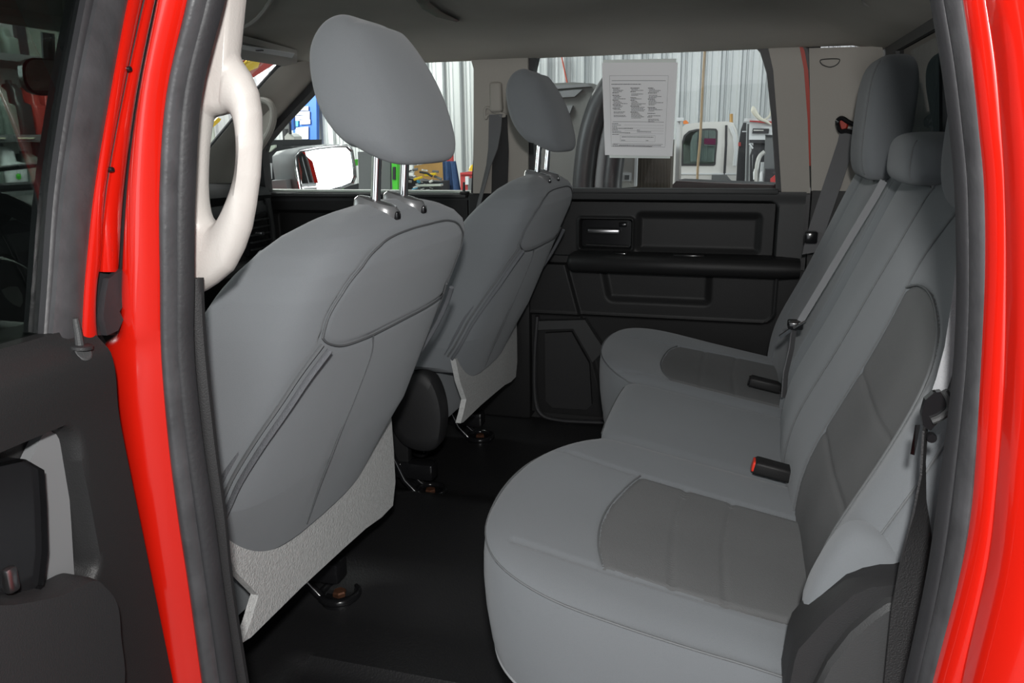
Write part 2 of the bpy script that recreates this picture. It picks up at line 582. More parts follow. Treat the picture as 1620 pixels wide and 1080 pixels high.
# rear wall of the cab with the back window
rw = struct('wall_rear')
def rx(z):
    return 0.355 - 0.12 * max(0.0, z - 0.45)
def rwall(y0, y1, z0, z1, m, nm, dx=0.0):
    zs = np.linspace(z0, z1, 8)
    r = [[(rx(z) + dx, y, z) for z in zs] + [(rx(z) + dx + 0.03, y, z) for z in zs[::-1]] for y in (y0, y1)]
    return MB().loft(r).build(nm, m, rw, angle=40)
rwall(-0.74, 0.745, 0.0, 0.66, M['plastic'], 'lower_panel')
rwall(0.58, 0.745, 0.66, 1.06, M['rear_trim'], 'side_panel')
rwall(-0.74, -0.58, 0.66, 1.06, M['rear_trim'], 'side_panel')
rwall(-0.58, 0.58, 0.97, 1.06, M['rear_trim'], 'header_panel')
rwall(-0.58, 0.58, 0.66, 0.70, M['plastic_shade'], 'sill_panel')
for y in (-0.19, 0.19):
    rwall(y - 0.012, y + 0.012, 0.70, 0.97, M['gloss'], 'slider_bar', 0.004)
w6 = MB().loft([[(rx(z) + 0.008, y, z) for z in (0.70, 0.97)] + [(rx(z) + 0.014, y, z) for z in (0.97, 0.70)] for y in (-0.58, 0.58)]).build('window_6', M['glass_dark'], kind='structure')

# ================================================================== far (passenger) side
# ---- far rear door
d1 = struct('door_1', (-0.2, 0.80, 0.0))
AL, AR = -0.60, (0.087, 0.79, 0.5885)[0]
ZT = (-0.0369, 0.79, 0.635)[2]
ZB = (-0.0293, 0.79, 0.496)[2]
ZBELT = 0.663
def upper_face(X, Z):
    base = 0.785 - 0.006 * sstep((Z - 0.63) / 0.03)
    dA = sdr(X, Z, AL, AR, ZB - 0.1, ZT, 0.02)
    return base + 0.055 * sstep((0.006 - dA) / 0.012)
hfield('upper_trim', -0.60, (0.1534, 0.785, 0.5901)[0], ZB - 0.01, ZBELT, 260, 80, upper_face, M['plastic_shade'], d1, angle=50)
mL, mR = (-0.2628, 0.8, 0.5477)[0], (0.0462, 0.8, 0.5543)[0]
mT, mB = (-0.1154, 0.8, 0.5989)[2], (-0.1112, 0.8, 0.5057)[2]
bL, bR = (-0.4255, 0.8, 0.5442)[0], (-0.2781, 0.8, 0.5474)[0]
bT, bB = (-0.3493, 0.8, 0.5886)[2], (-0.3477, 0.8, 0.5027)[2]
def insert_face(X, Z):
    y = 0.800 + 0 * X
    dm = sdr(X, Z, mL, mR, mB, mT, 0.008)
    y = y + 0.011 * sstep((0.012 - dm) / 0.024)
    db = sdr(X, Z, bL, bR, bB, bT, 0.008)
    y = y - 0.005 * np.exp(-((db) / 0.004) ** 2) + 0.03 * sstep((-0.002 - db) / 0.006)
    y = y
    return y
hfield('insert_panel', -0.585, AR - 0.004, ZB - 0.01, ZT - 0.003, 330, 60, insert_face, M['plastic'], d1, angle=50)
hb = MB().prism(rrect(bL + 0.006, bR - 0.006, bB + 0.006, bT - 0.006, 0.008), 'y', 0.812, 0.826).build('handle_bezel', M['gloss'], d1)
hp = (-0.34, 0.8, 0.5529)
MB().box(bL + 0.025, bR - 0.035, 0.792, 0.806, hp[2] - 0.006, hp[2] + 0.007, 0.004).build('door_handle', M['chrome_dull'], d1)
MB().box(bR - 0.038, bR - 0.016, 0.792, 0.81, (-0.306, 0.8, 0.5724)[2] - 0.006, (-0.306, 0.8, 0.5724)[2] + 0.005, 0.003).build('lock_lever', M['gloss'], d1)
MB().tube([(bL + 0.02, 0.803, bB + 0.012), (bR - 0.012, 0.803, bB + 0.010)], 0.0016, 6).build('bezel_lip', M['chrome_dull'], d1)
# armrest
aT, aB = (-0.1072, 0.74, 0.496)[2], (-0.1039, 0.72, 0.4499)[2]
aL = (-0.4484, 0.72, 0.4682)[0]
rings = []
for x, k in ((aL, 0.35), (aL + 0.006, 0.75), (aL + 0.02, 1.0), (-0.1, 1.0), ((0.1027, 0.73, 0.4846)[0], 1.0), (0.15, 0.85)):
    zc = (aT + aB) / 2
    hz = (aT - aB) / 2 * k
    yf = 0.715 + (1 - k) * 0.05
    rings.append([(x, 0.81, zc + hz + 0.004), (x, yf + 0.03, zc + hz + 0.003), (x, yf + 0.012, zc + hz), (x, yf + 0.003, zc + hz * 0.6), (x, yf, zc), (x, yf + 0.004, zc - hz * 0.6), (x, yf + 0.018, zc - hz), (x, 0.81, zc - hz - 0.004)])
MB().loft(rings).build('armrest', M['plastic'], d1, angle=50)
MB().box((-0.166, 0.77, 0.4949)[0], (-0.0848, 0.77, 0.4973)[0], 0.752, 0.775, aT - 0.002, aT + 0.0055, 0.002).build('window_switch', M['gloss'], d1)
MB().box((-0.3288, 0.77, 0.4953)[0], (-0.2879, 0.77, 0.4965)[0], 0.757, 0.775, aT - 0.002, aT + 0.0055, 0.002).build('switch_plate', M['gloss'], d1)
# lower trim with its pocket
pL, pR = (-0.3474, 0.79, 0.3903)[0], (-0.0697, 0.79, 0.4019)[0]
pB = (-0.2049, 0.79, 0.3648)[2]
eB = (-0.102, 0.79, 0.319)[2]
eR = (0.0986, 0.79, 0.3753)[0]
def lower_face(X, Z):
    y = 0.795 + 0 * X
    dp = sdr(X + (0.40 - Z) * -0.22 * np.clip((-0.10 - X) / 0.25, 0, 1), Z, pL, pR, pB, 0.60, 0.012)
    y = y + 0.012 * sstep((0.010 - dp) / 0.024)
    de = sdr(X, Z, -0.75, eR, eB, 0.8, 0.03)
    y = y + 0.014 * sstep((de) / 0.005) - 0.003 * np.exp(-((de + 0.003) / 0.0025) ** 2)
    sl = X - (-0.455 + (0.46 - Z) * 0.28)
    y = y - 0.012 * sstep((-sl) / 0.008)
    return y
hfield('lower_trim', -0.60, 0.165, 0.02, aB + 0.01, 280, 150, lower_face, M['plastic'], d1, angle=50)
wl_box('belt_rail', -0.62, (0.0874, 0.79, 0.6709)[0], 0.770, 0.805, 0.657, 0.670, M['plastic_shade'], d1, r=0.004)
MB().loft([[(a[0], 0.772, a[2]) for a in [(-0.5435, 0.78, 0.298), (-0.4012, 0.78, 0.3091), (-0.3445, 0.78, 0.2249), (-0.378, 0.78, 0.1876), (-0.4334, 0.78, 0.2819), (-0.5436, 0.78, 0.2721)]],
           [(a[0], 0.80, a[2]) for a in [(-0.5435, 0.78, 0.298), (-0.4012, 0.78, 0.3091), (-0.3445, 0.78, 0.2249), (-0.378, 0.78, 0.1876), (-0.4334, 0.78, 0.2819), (-0.5436, 0.78, 0.2721)]]]).build('kick_ledge', M['plastic_shade'], d1, angle=20)  # lighter plastic stands in for the light this ledge catches
MB().loft([[(a[0], 0.780, a[2]) for a in [(-0.5176, 0.78, 0.2624), (-0.4405, 0.78, 0.2705), (-0.3888, 0.78, 0.1813), (-0.3799, 0.78, 0.0593), (-0.3943, 0.78, 0.0427), (-0.4951, 0.78, 0.0398), (-0.5159, 0.78, 0.0594)]],
           [(a[0], 0.80, a[2]) for a in [(-0.5176, 0.78, 0.2624), (-0.4405, 0.78, 0.2705), (-0.3888, 0.78, 0.1813), (-0.3799, 0.78, 0.0593), (-0.3943, 0.78, 0.0427), (-0.4951, 0.78, 0.0398), (-0.5159, 0.78, 0.0594)]]]).build('kick_panel', M['plastic_soft'], d1, angle=20)
MB().tube(cr([(-0.5384, 0.775, 0.3123), (-0.5463, 0.775, 0.2002), (-0.5469, 0.775, 0.0857), (-0.5319, 0.775, 0.0247), (-0.475, 0.775, 0.0063), (-0.3343, 0.775, 0.0114)], 6), 0.007, 8).build('door_seal', M['seal'], d1)
# window frame of the far rear door (black gasket) and its glass
WIN = [(-0.5499, 0.797, 0.6652), (-0.5431, 0.7675, 0.8633), (-0.5382, 0.7504, 0.9701), (-0.5283, 0.7451, 1.003), (-0.5073, 0.7416, 1.025), (-0.4771, 0.7401, 1.034), (-0.3796, 0.7398, 1.036), (-0.2847, 0.7397, 1.037), (-0.1619, 0.7401, 1.034), (-0.065, 0.7406, 1.031), (-0.0253, 0.7413, 1.027), (0.0014, 0.743, 1.016), (0.0216, 0.7465, 0.9942), (0.0394, 0.7541, 0.9468), (0.0589, 0.7717, 0.8369), (0.0817, 0.797, 0.6689)]
WOUT = [(-0.5716, 0.797, 0.6599), (-0.564, 0.7674, 0.8637), (-0.558, 0.7486, 0.9815), (-0.5511, 0.7425, 1.019), (-0.5298, 0.7386, 1.044), (-0.4929, 0.7369, 1.054), (-0.3794, 0.737, 1.054), (-0.2848, 0.7372, 1.052), (-0.1623, 0.7376, 1.05), (-0.0584, 0.7382, 1.046), (-0.0117, 0.7389, 1.042), (0.0222, 0.741, 1.029), (0.0425, 0.7449, 1.005), (0.0565, 0.7535, 0.9506), (0.0737, 0.7717, 0.8366), (0.0973, 0.797, 0.6642)]
def frame2(name, A, B, d0, d1_, m, parent, **k):
    """closed frame between outlines A (inner) and B (outer), from depth d0 to d1 along y"""
    n = len(A)
    V = [(p[0], p[1] + d0, p[2]) for p in A] + [(p[0], p[1] + d0, p[2]) for p in B] + [(p[0], p[1] + d1_, p[2]) for p in A] + [(p[0], p[1] + d1_, p[2]) for p in B]
    F = []
    for i in range(n):
        j = (i + 1) % n
        F += [(i, j, n + j, n + i), (2 * n + i, 3 * n + i, 3 * n + j, 2 * n + j), (i, 2 * n + i, 2 * n + j, j), (n + i, n + j, 3 * n + j, 3 * n + i)]
    return obj(name, V, F, m, parent, angle=30, **k)
frame2('window_gasket', WIN, WOUT, -0.008, 0.03, M['seal'], d1)
def pane(name, O, dy, th, m, parent=None, **k):
    return MB().loft([[(p[0], p[1] + dy, p[2]) for p in O], [(p[0], p[1] + dy + th, p[2]) for p in O]]).build(name, m, parent, smooth=False, **k)
pane('window_1', WIN, 0.014, 0.004, M['glass_far'], kind='structure')
# beige upper trim behind the far window
def plate(name, O, d0, d1_, m, parent, **k):
    return MB().loft([[(p[0], p[1] + d0, p[2]) for p in O], [(p[0], p[1] + d1_, p[2]) for p in O]]).build(name, m, parent, angle=30, **k)
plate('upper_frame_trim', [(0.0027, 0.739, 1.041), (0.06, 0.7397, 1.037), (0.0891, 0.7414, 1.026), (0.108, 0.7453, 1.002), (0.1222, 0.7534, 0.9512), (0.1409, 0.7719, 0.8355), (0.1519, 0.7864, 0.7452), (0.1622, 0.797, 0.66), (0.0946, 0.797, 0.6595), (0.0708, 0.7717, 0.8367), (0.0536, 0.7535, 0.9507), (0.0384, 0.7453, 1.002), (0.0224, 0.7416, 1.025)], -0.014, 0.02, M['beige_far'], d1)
plate('door_edge', [(0.0891, 0.7414, 1.026), (0.1037, 0.7426, 1.019), (0.12, 0.7467, 0.9932), (0.1324, 0.7539, 0.9481), (0.1496, 0.772, 0.8353), (0.1623, 0.7893, 0.7268), (0.152, 0.7893, 0.7268), (0.138, 0.7719, 0.8355), (0.1194, 0.7534, 0.9513), (0.1051, 0.7453, 1.002)], -0.011, 0.02, M['red_dark'], d1)
plate('rear_seal', [(0.1034, 0.742, 1.023), (0.1155, 0.7436, 1.013), (0.13, 0.7472, 0.99), (0.1437, 0.754, 0.9477), (0.1597, 0.772, 0.8351), (0.1726, 0.7893, 0.7268), (0.1917, 0.797, 0.5337), (0.1767, 0.797, 0.5334), (0.1594, 0.7893, 0.7268), (0.1482, 0.7719, 0.8353), (0.131, 0.7539, 0.9481), (0.1188, 0.7471, 0.9905)], 0.0, 0.02, M['seal'], d1)
plate('jamb_filler', [(0.0868, 0.7425, 1.019), (0.1568, 0.743, 1.016), (0.1985, 0.7982, 0.671), (0.1241, 0.7983, 0.6706)], 0.03, 0.045, M['seal'], d1)
wl_box('jamb_lower', 0.13, 0.20, 0.825, 0.84, 0.30, 0.66, M['seal'], d1)
# outer skin of the far doors and bodyside
skin = struct('trim_2')
wl_box('bodyside', -1.6, 0.6, 0.862, 0.88, -0.15, 0.655, M['red'], skin, r=0.008)
wl_box('inner_panel', -1.55, 0.36, 0.850, 0.860, -0.12, 0.645, M['plastic'], skin, r=0.004)
plate('corner_panel', [(0.1355, 0.7494, 0.976), (0.2817, 0.7503, 0.9706), (0.3487, 0.797, 0.6689), (0.175, 0.797, 0.6678)], 0.05, 0.07, M['red'], skin)

# ---- far C pillar panel
cp = struct('trim_3', (0.2, 0.73, 0.6))
CPT = [(0.13, 0.735, 0.9972), (0.1814, 0.722, 0.9953), (0.2365, 0.708, 0.993), (0.2822, 0.695, 0.9912)]
CPB = [(0.1638, 0.765, 0.6667), (0.2292, 0.752, 0.668), (0.2909, 0.738, 0.6692), (0.3399, 0.725, 0.6704)]
rr = []
for t in np.linspace(0, 1, 10):
    row = [tuple(np.array(a) * (1 - t) + np.array(b) * t) for a, b in zip(CPT, CPB)]
    rr.append(row + [(p[0], p[1] + 0.02, p[2]) for p in row[::-1]])
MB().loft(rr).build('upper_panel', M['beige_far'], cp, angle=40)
MB().loft([[(0.165, 0.735, 0.0), (0.36, 0.70, 0.0), (0.36, 0.78, 0.0), (0.165, 0.78, 0.0)], [(0.165, 0.755, 0.668), (0.36, 0.72, 0.668), (0.36, 0.80, 0.668), (0.165, 0.80, 0.668)]]).build('lower_panel', M['plastic'], cp)
MB().tube(cr([(0.1562, 0.722, 0.9686), (0.1611, 0.722, 0.9587), (0.1778, 0.718, 0.9523), (0.1922, 0.716, 0.9572), (0.1965, 0.714, 0.9679), (0.1762, 0.717, 0.9702)], 5, True), 0.0011, 6, closed=True).build('cover_seam', M['plastic_shade'], cp)

# ---- far B pillar
bp = struct('trim_4', (-0.6, 0.79, 0.0))
BPO = [(-0.7228, 0.797, 0.6537), (-0.7082, 0.7722, 0.8336), (-0.6968, 0.7491, 0.9784), (-0.7034, 0.7445, 1.007), (-0.7131, 0.743, 1.016), (-0.6292, 0.742, 1.022), (-0.5473, 0.7411, 1.028), (-0.5499, 0.7498, 0.9735), (-0.5568, 0.7726, 0.8313), (-0.5644, 0.797, 0.6548)]
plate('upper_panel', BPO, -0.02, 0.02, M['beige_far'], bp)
MB().box(-0.74, -0.56, 0.775, 0.84, 0.0, 0.655, 0.01).build('lower_panel', M['plastic'], bp)
wl_box('height_slider', (-0.6539, 0.75, 0.9454)[0], (-0.6207, 0.75, 0.9444)[0], 0.722, 0.752, (-0.6399, 0.74, 0.8678)[2], (-0.6385, 0.74, 0.9443)[2], M['beige_far'], bp, r=0.008, seg=3)
pb = thing('seat_belt', 'dark grey seat belt hanging from the beige far door pillar beside the passenger headrest', 'seat belt', (-0.6522, 0.74, 0.8648))
MB().tube(cr([(-0.6668, 0.735, 0.852), (-0.6699, 0.735, 0.873), (-0.6609, 0.735, 0.8809), (-0.6436, 0.735, 0.8693), (-0.6192, 0.735, 0.864), (-0.6175, 0.735, 0.8576), (-0.6577, 0.735, 0.8631)], 4, True), 0.0035, 8, closed=True).build('guide_loop', M['beige_far'], pb)
ribbon('webbing', [(-0.6392, 0.732, 0.8627), (-0.6432, 0.737, 0.8241), (-0.652, 0.745, 0.775), (-0.6676, 0.752, 0.7299), (-0.6918, 0.76, 0.6564), (-0.7119, 0.76, 0.5868)], [(1, 0, 0.0), (1, -0.1, 0), (0.9, -0.5, 0), (0.6, -0.8, 0), (0.5, -0.8, 0), (0.5, -0.8, 0)], 0.036, 0.002, M['belt'], pb)
ribbon('webbing', [(-0.6345, 0.745, 0.8613), (-0.6344, 0.757, 0.7663), (-0.6431, 0.768, 0.6562), (-0.6487, 0.77, 0.5781)], (1, 0, 0), 0.046, 0.002, M['belt_dark'], pb)

# ---- far front door with its window
d2 = struct('door_2', (-1.1, 0.80, 0.0))
pkL, pkR, pkT, pkB = (-1.376, 0.79, 0.5638)[0], (-1.186, 0.79, 0.567)[0], (-1.29, 0.79, 0.5937)[2], (-1.299, 0.79, 0.4979)[2]
def fd_face(X, Z):
    y = 0.79 + 0 * X
    d = sdr(X, Z, pkL, -0.80, pkB, pkT, 0.012)
    return y + 0.025 * sstep((0.005 - d) / 0.01)
hfield('trim_panel', -1.50, -0.745, 0.02, 0.652, 150, 110, fd_face, M['plastic'], d2, angle=50)
wl_box('belt_rail', -1.50, -0.745, 0.775, 0.82, 0.640, 0.651, M['plastic_shade'], d2, r=0.004)
wl_box('outer_sill', -1.50, -0.745, 0.825, 0.85, 0.640, 0.658, M['alu'], d2, r=0.003)
WIN2 = [(-0.7344, 0.797, 0.6413), (-0.7203, 0.7857, 0.7494), (-0.7092, 0.767, 0.8665), (-0.7003, 0.749, 0.9785), (-0.7037, 0.7453, 1.002), (-0.7165, 0.7427, 1.018), (-0.7421, 0.7411, 1.028), (-0.8226, 0.7411, 1.028), (-0.8958, 0.7414, 1.026), (-0.9894, 0.7418, 1.024), (-1.063, 0.7429, 1.017), (-1.131, 0.7486, 0.9812), (-1.204, 0.7577, 0.9244), (-1.295, 0.7685, 0.8567), (-1.369, 0.7782, 0.7966), (-1.383, 0.7822, 0.771), (-1.39, 0.7927, 0.7058), (-1.391, 0.797, 0.6319)]
WOUT2 = [(-0.7195, 0.797, 0.6344), (-0.7092, 0.7857, 0.7493), (-0.6984, 0.767, 0.8663), (-0.6895, 0.7486, 0.9813), (-0.6927, 0.7443, 1.008), (-0.7086, 0.741, 1.029), (-0.7412, 0.7393, 1.039), (-0.8215, 0.7393, 1.039), (-0.8945, 0.7396, 1.038), (-0.9879, 0.74, 1.035), (-1.074, 0.7408, 1.03), (-1.145, 0.7467, 0.9933), (-1.218, 0.7555, 0.9384), (-1.309, 0.7662, 0.8711), (-1.395, 0.7769, 0.8041), (-1.415, 0.7822, 0.7712), (-1.442, 0.7927, 0.7058), (-1.454, 0.797, 0.6236)]
frame2('window_gasket', WIN2, WOUT2, -0.008, 0.03, M['seal'], d2)
pane('window_2', WIN2, 0.014, 0.004, M['glass_clear'], kind='structure')
MB().tube([(-0.7543, 0.79, 0.6522), (-0.7534, 0.79, 0.6837)], 0.0042, 8, taper=[1, 0.75]).build('lock_pin', M['gloss'], d2)
MB().disc((-0.7506, 0.785, 0.6526), (0, 0, 1), 0.014, 0.006).build('pin_collar', M['plastic'], d2)

# ---- far door mirror
MC = (-1.342, 1.03, 0.7056)
MN = (0.84, -0.54, 0.03)
dm = thing('side_mirror', 'dark grey door mirror with bright rim outside the far front window', 'mirror', MC)
MO = [(-1.389, 0.9583, 0.7244), (-1.389, 0.9597, 0.756), (-1.38, 0.9742, 0.7715), (-1.346, 1.028, 0.7803), (-1.309, 1.086, 0.7854), (-1.286, 1.122, 0.7848), (-1.276, 1.137, 0.768), (-1.272, 1.14, 0.7179), (-1.271, 1.139, 0.6801), (-1.277, 1.129, 0.6595), (-1.299, 1.093, 0.6468), (-1.331, 1.042, 0.6352), (-1.36, 0.9974, 0.6277), (-1.375, 0.9748, 0.6292), (-1.384, 0.9617, 0.6482)]
MO = [np.array(p) for p in MO]
mc = sum(MO) / len(MO)
nn = np.array(MN) / np.linalg.norm(MN)
def sc(k, off):
    return [tuple(mc + (p - mc) * k + nn * off) for p in MO]
sh = np.array((-0.045, 0.0, 0.0))
MB().loft([sc(1.0, 0.004), sc(1.05, 0.0), [tuple(np.array(p) + sh * 0.5) for p in sc(1.07, -0.03)], [tuple(np.array(p) + sh) for p in sc(0.98, -0.075)], [tuple(np.array(p) + sh) for p in sc(0.7, -0.105)]]).build('housing', M['dark_grey'], dm, angle=50)
MB().tube(sc(0.99, 0.006), 0.0045, 8, closed=True).build('rim', M['chrome'], dm)
MB().loft([sc(0.97, 0.002), sc(0.97, 0.0055)]).build('glass_bezel', M['dark'], dm, smooth=False)
MB().loft([sc(0.91, 0.005), sc(0.91, 0.008)]).build('mirror_glass', M['mirror'], dm, smooth=False)
MB().loft([[(-1.444, 0.9, 0.6794), (-1.389, 0.9, 0.6835), (-1.387, 0.9, 0.6521), (-1.443, 0.9, 0.6438)], [(-1.508, 1.03, 0.6766), (-1.427, 1.03, 0.6809), (-1.425, 1.03, 0.6395), (-1.508, 1.03, 0.6264)]]).build('mirror_arm', M['dark_grey'], dm)

# ---- A pillar (far), its grab handle, the windscreen
ap = struct('trim_5', (-1.3, 0.72, 0.8))
L = [(-1.198, 0.64, 1.003), (-1.222, 0.64, 0.9912), (-1.265, 0.64, 0.9567), (-1.308, 0.64, 0.9217), (-1.375, 0.64, 0.8593), (-1.456, 0.64, 0.7881), (-1.541, 0.64, 0.7124), (-1.616, 0.64, 0.6395)]
R = [(-1.06, 0.7398, 1.036), (-1.138, 0.7462, 0.9964), (-1.21, 0.755, 0.9416), (-1.3, 0.766, 0.8727), (-1.391, 0.7769, 0.8041), (-1.419, 0.7822, 0.7713), (-1.447, 0.7927, 0.7058), (-1.463, 0.797, 0.6235)]
rings = []
for a, b in zip(L, R):
    a = np.array(a)
    b = np.array(b) + np.array((0, -0.006, 0))
    mid = (a + b) / 2
    o = np.array((0.5, -0.80, -0.2)) * 0.028
    ring = [tuple(a), tuple(a + (b - a) * 0.22 + o * 0.75), tuple(mid + o), tuple(a + (b - a) * 0.78 + o * 0.7), tuple(b), tuple(b - o * 1.2), tuple(a - o * 1.2)]
    rings.append(ring)
MB().loft(rings).build('pillar_cover', M['beige_far'], ap, angle=60)
MB().tube([tuple(np.array(p) + np.array((0.0, 0.01, 0.006))) for p in L], 0.009, 8).build('windscreen_edge', M['seal'], ap)
gh2 = thing('grab_handle', 'beige curved grab handle on the far windscreen pillar with a dark opening', 'handle', (-1.29, 0.66, 0.8412))
MB().tube(cr([(-1.328, 0.66, 0.8961), (-1.292, 0.65, 0.9117), (-1.258, 0.645, 0.9008), (-1.251, 0.645, 0.8706), (-1.268, 0.65, 0.8323), (-1.311, 0.66, 0.7866), (-1.357, 0.68, 0.7551)], 6), 0.0095, 10).build('grip', M['beige_far'], gh2)
plate('recess_cover', [(-1.336, 0.69, 0.8973), (-1.295, 0.69, 0.8998), (-1.288, 0.69, 0.8673), (-1.304, 0.69, 0.8279), (-1.348, 0.69, 0.7865)], 0, 0.006, M['headliner'], gh2)
WS = [(-1.78, -0.66, 0.66), (-1.78, 0.66, 0.66), (-1.235, 0.62, 1.015), (-1.235, -0.62, 1.015)]
MB().loft([WS, [(x - 0.004, y, z + 0.004) for x, y, z in WS]]).build('window_3', M['glass_clear'], smooth=False, kind='structure')
hd = struct('trim_6')
MB().box(-1.27, -1.19, -0.66, 0.66, 1.005, 1.045, 0.012).build('windscreen_header', M['headliner'], hd)
vis = thing('sun_visor', 'grey sun visor with a printed label above the far windscreen', 'visor', (-1.058, 0.329, 1))
V0 = [(-1.064, 0.2128, 1.012), (-1.114, 0.5594, 1.012), (-1.206, 0.7106, 0.996), (-1.202, 0.4416, 0.996), (-1.186, 0.3731, 0.998)]
MB().loft([V0, [(p[0], p[1], p[2] + 0.014) for p in V0]]).build('visor_board', M['headliner_rim'], vis, angle=20)
lb = [(-1.109, 0.28, 1.004), (-1.066, 0.2553, 1.005), (-1.052, 0.4438, 1.005), (-1.086, 0.4868, 1)]
MB().loft([lb, [(p[0], p[1], p[2] - 0.0012) for p in lb]]).build('warning_label', M['white'], vis, smooth=False)
lg = MB()
for k in range(3):
    q = (-1.079, 0.334, 1.002)
    lg.box(q[0] - 0.004 + k * 0.006, q[0] + k * 0.006, q[1] - 0.006, q[1] + 0.002, 1.0000, 1.0022)
lg.build('label_print', M['ink'], vis, smooth=False)

# ---- dashboard, vents, steering wheel, rear-view mirror
dash = thing('dashboard', 'black dashboard with side air vents below the windscreen', 'dashboard', (-1.4, 0.0, 0.4))
DP = [(-1.80, 0.655), (-1.70, 0.672), (-1.50, 0.694), (-1.40, 0.692), (-1.355, 0.680), (-1.340, 0.660), (-1.352, 0.62), (-1.345, 0.52), (-1.33, 0.44), (-1.38, 0.34), (-1.5, 0.30), (-1.80, 0.30)]
MB().loft([[(x, y, z - 0.012 * (abs(y) / 0.74) ** 3) for x, z in DP] for y in np.linspace(-0.74, 0.74, 9)]).build('body', M['plastic'], dash, angle=40)
MB().loft([[(x + 0.012, y, z) for x, z in ((-1.352, 0.635), (-1.342, 0.62), (-1.340, 0.60), (-1.352, 0.60))] for y in np.linspace(-0.70, 0.70, 5)]).build('trim_strip', M['plastic_shade'], dash)
for yc in (0.63, 0.10, -0.02, -0.68):
    v0 = MB().box(-1.352, -1.322, yc - 0.055, yc + 0.055, 0.485, 0.605, 0.008).build('air_vent', M['gloss'], dash)
    for k in range(5):
        MB().box(-1.326, -1.314, yc - 0.046, yc + 0.046, 0.503 + k * 0.020, 0.507 + k * 0.020).build('slat', M['plastic_shade'], v0)
    MB().box(-1.324, -1.308, yc - 0.008, yc + 0.008, 0.541, 0.551, 0.002).build('vent_tab', M['chrome_dull'], v0)
MB().tube([(-1.33, 0.70, 0.64), (-1.325, 0.702, 0.56), (-1.325, 0.70, 0.45)], 0.009, 8).build('end_cap', M['plastic_shade'], dash)
MB().box(-1.42, -1.30, 0.08, 0.66, 0.445, 0.475, 0.012).build('shelf_lip', M['plastic_shade'], dash)

swc = Vector((-1.075, -0.42, 0.565))
sw = thing('steering_wheel', 'black steering wheel seen through the dark open door glass', 'steering wheel', swc)
ax = Vector((0.90, 0.0, 0.43)).normalized()
u1 = Vector((0, 1, 0))
u2 = ax.cross(u1).normalized()
MB().tube([swc + (u1 * math.cos(a) + u2 * math.sin(a)) * 0.185 for a in np.linspace(0, 2 * math.pi, 48, endpoint=False)], 0.016, 10, closed=True).build('rim', M['plastic'], sw)
MB().disc(swc - ax * 0.02, ax, 0.075, 0.045, 28).build('hub', M['plastic_soft'], sw)
for a in (0.15, math.pi - 0.15, -math.pi / 2):
    p = u1 * math.cos(a) + u2 * math.sin(a)
    b = MB().tube([swc + p * 0.05, swc + p * 0.12 - ax * 0.005, swc + p * 0.182], 0.016, 8, flat=0.5).build('spoke', M['plastic_soft'], sw)
    MB().box(*(c for i in range(3) for c in ((swc + p * 0.10 + ax * 0.006)[i] - 0.012, (swc + p * 0.10 + ax * 0.006)[i] + 0.012)), 0.004).build('button_pad', M['plastic_shade'], b)
em = [swc + ax * 0.027 + u1 * a * 0.014 + u2 * b * 0.014 for a, b in ((-1, 1), (0, 1.2), (1, 1), (1, 0), (0.6, -0.8), (0, -1.3), (-0.6, -0.8), (-1, 0))]
MB().loft([em, [p + ax * 0.003 for p in em]]).build('badge', M['chrome'], sw)
cl = MB().loft([[(x, y, z) for x, z in ((-1.38, 0.675), (-1.31, 0.71), (-1.22, 0.70), (-1.22, 0.685), (-1.33, 0.60), (-1.38, 0.60))] for y in (-0.60, -0.24)]).build('cluster_hood', M['plastic'], dash, angle=30)
MB().tube([swc - ax * 0.02, swc - ax * 0.27], 0.035, 12).build('column', M['plastic'], sw)

rv = thing('rear_view_mirror', 'black rear view mirror below the windscreen header seen through the open door glass', 'mirror', (-1.304, 0, 0.9251))
rc = Vector((-1.279, -0.02, 0.9242))
R1 = [rc + Vector((0.0, -0.085 + 0.0, 0)) ]
ro = rrect(-0.085, 0.085, -0.034, 0.034, 0.026, 5)
ry = Vector((0.28, 0.96, 0)).normalized()
rn = Vector((0.96, -0.28, -0.05)).normalized()
MB().loft([[rc + ry * a * k + Vector((0, 0, 1)) * b * k + rn * d for a, b in ro] for k, d in ((0.7, -0.035), (0.98, -0.02), (1.0, 0.0))]).build('housing', M['gloss'], rv)
MB().loft([[rc + ry * a * 0.94 + Vector((0, 0, 1)) * b * 0.92 + rn * d for a, b in ro] for d in (0.0005, 0.002)]).build('mirror_glass', M['mirror'], rv, smooth=False)
MB().tube([rc - rn * 0.03, rc - rn * 0.06 + Vector((0, 0, 0.03)), rc - rn * 0.05 + Vector((0, 0, 0.085))], 0.012, 8).build('stalk', M['plastic'], rv)

# ================================================================== front seats
XR = [(0.24, -0.573), (0.26, -0.564), (0.40, -0.503), (0.5475, -0.441), (0.60, -0.419), (0.64, -0.402), (0.665, -0.394), (0.685, -0.393), (0.70, -0.399), (0.715, -0.413), (0.7265, -0.437)]
XF = [(0.24, -0.78), (0.26, -0.77), (0.40, -0.70), (0.55, -0.612), (0.60, -0.578), (0.65, -0.535), (0.68, -0.505), (0.70, -0.486), (0.715, -0.466), (0.7265, -0.442)]
WT = [(0.24, 0.224), (0.26, 0.226), (0.35, 0.240), (0.50, 0.246), (0.60, 0.246), (0.64, 0.243), (0.665, 0.234), (0.685, 0.215), (0.70, 0.186), (0.712, 0.146), (0.72, 0.108), (0.725, 0.06), (0.7265, 0.01)]
HRP = [(-0.493, 0.912), (-0.491, 0.878), (-0.478, 0.837), (-0.457, 0.806), (-0.430, 0.784), (-0.398, 0.771), (-0.378, 0.779), (-0.381, 0.815), (-0.394, 0.860), (-0.413, 0.900), (-0.436, 0.932), (-0.458, 0.944), (-0.480, 0.936)]

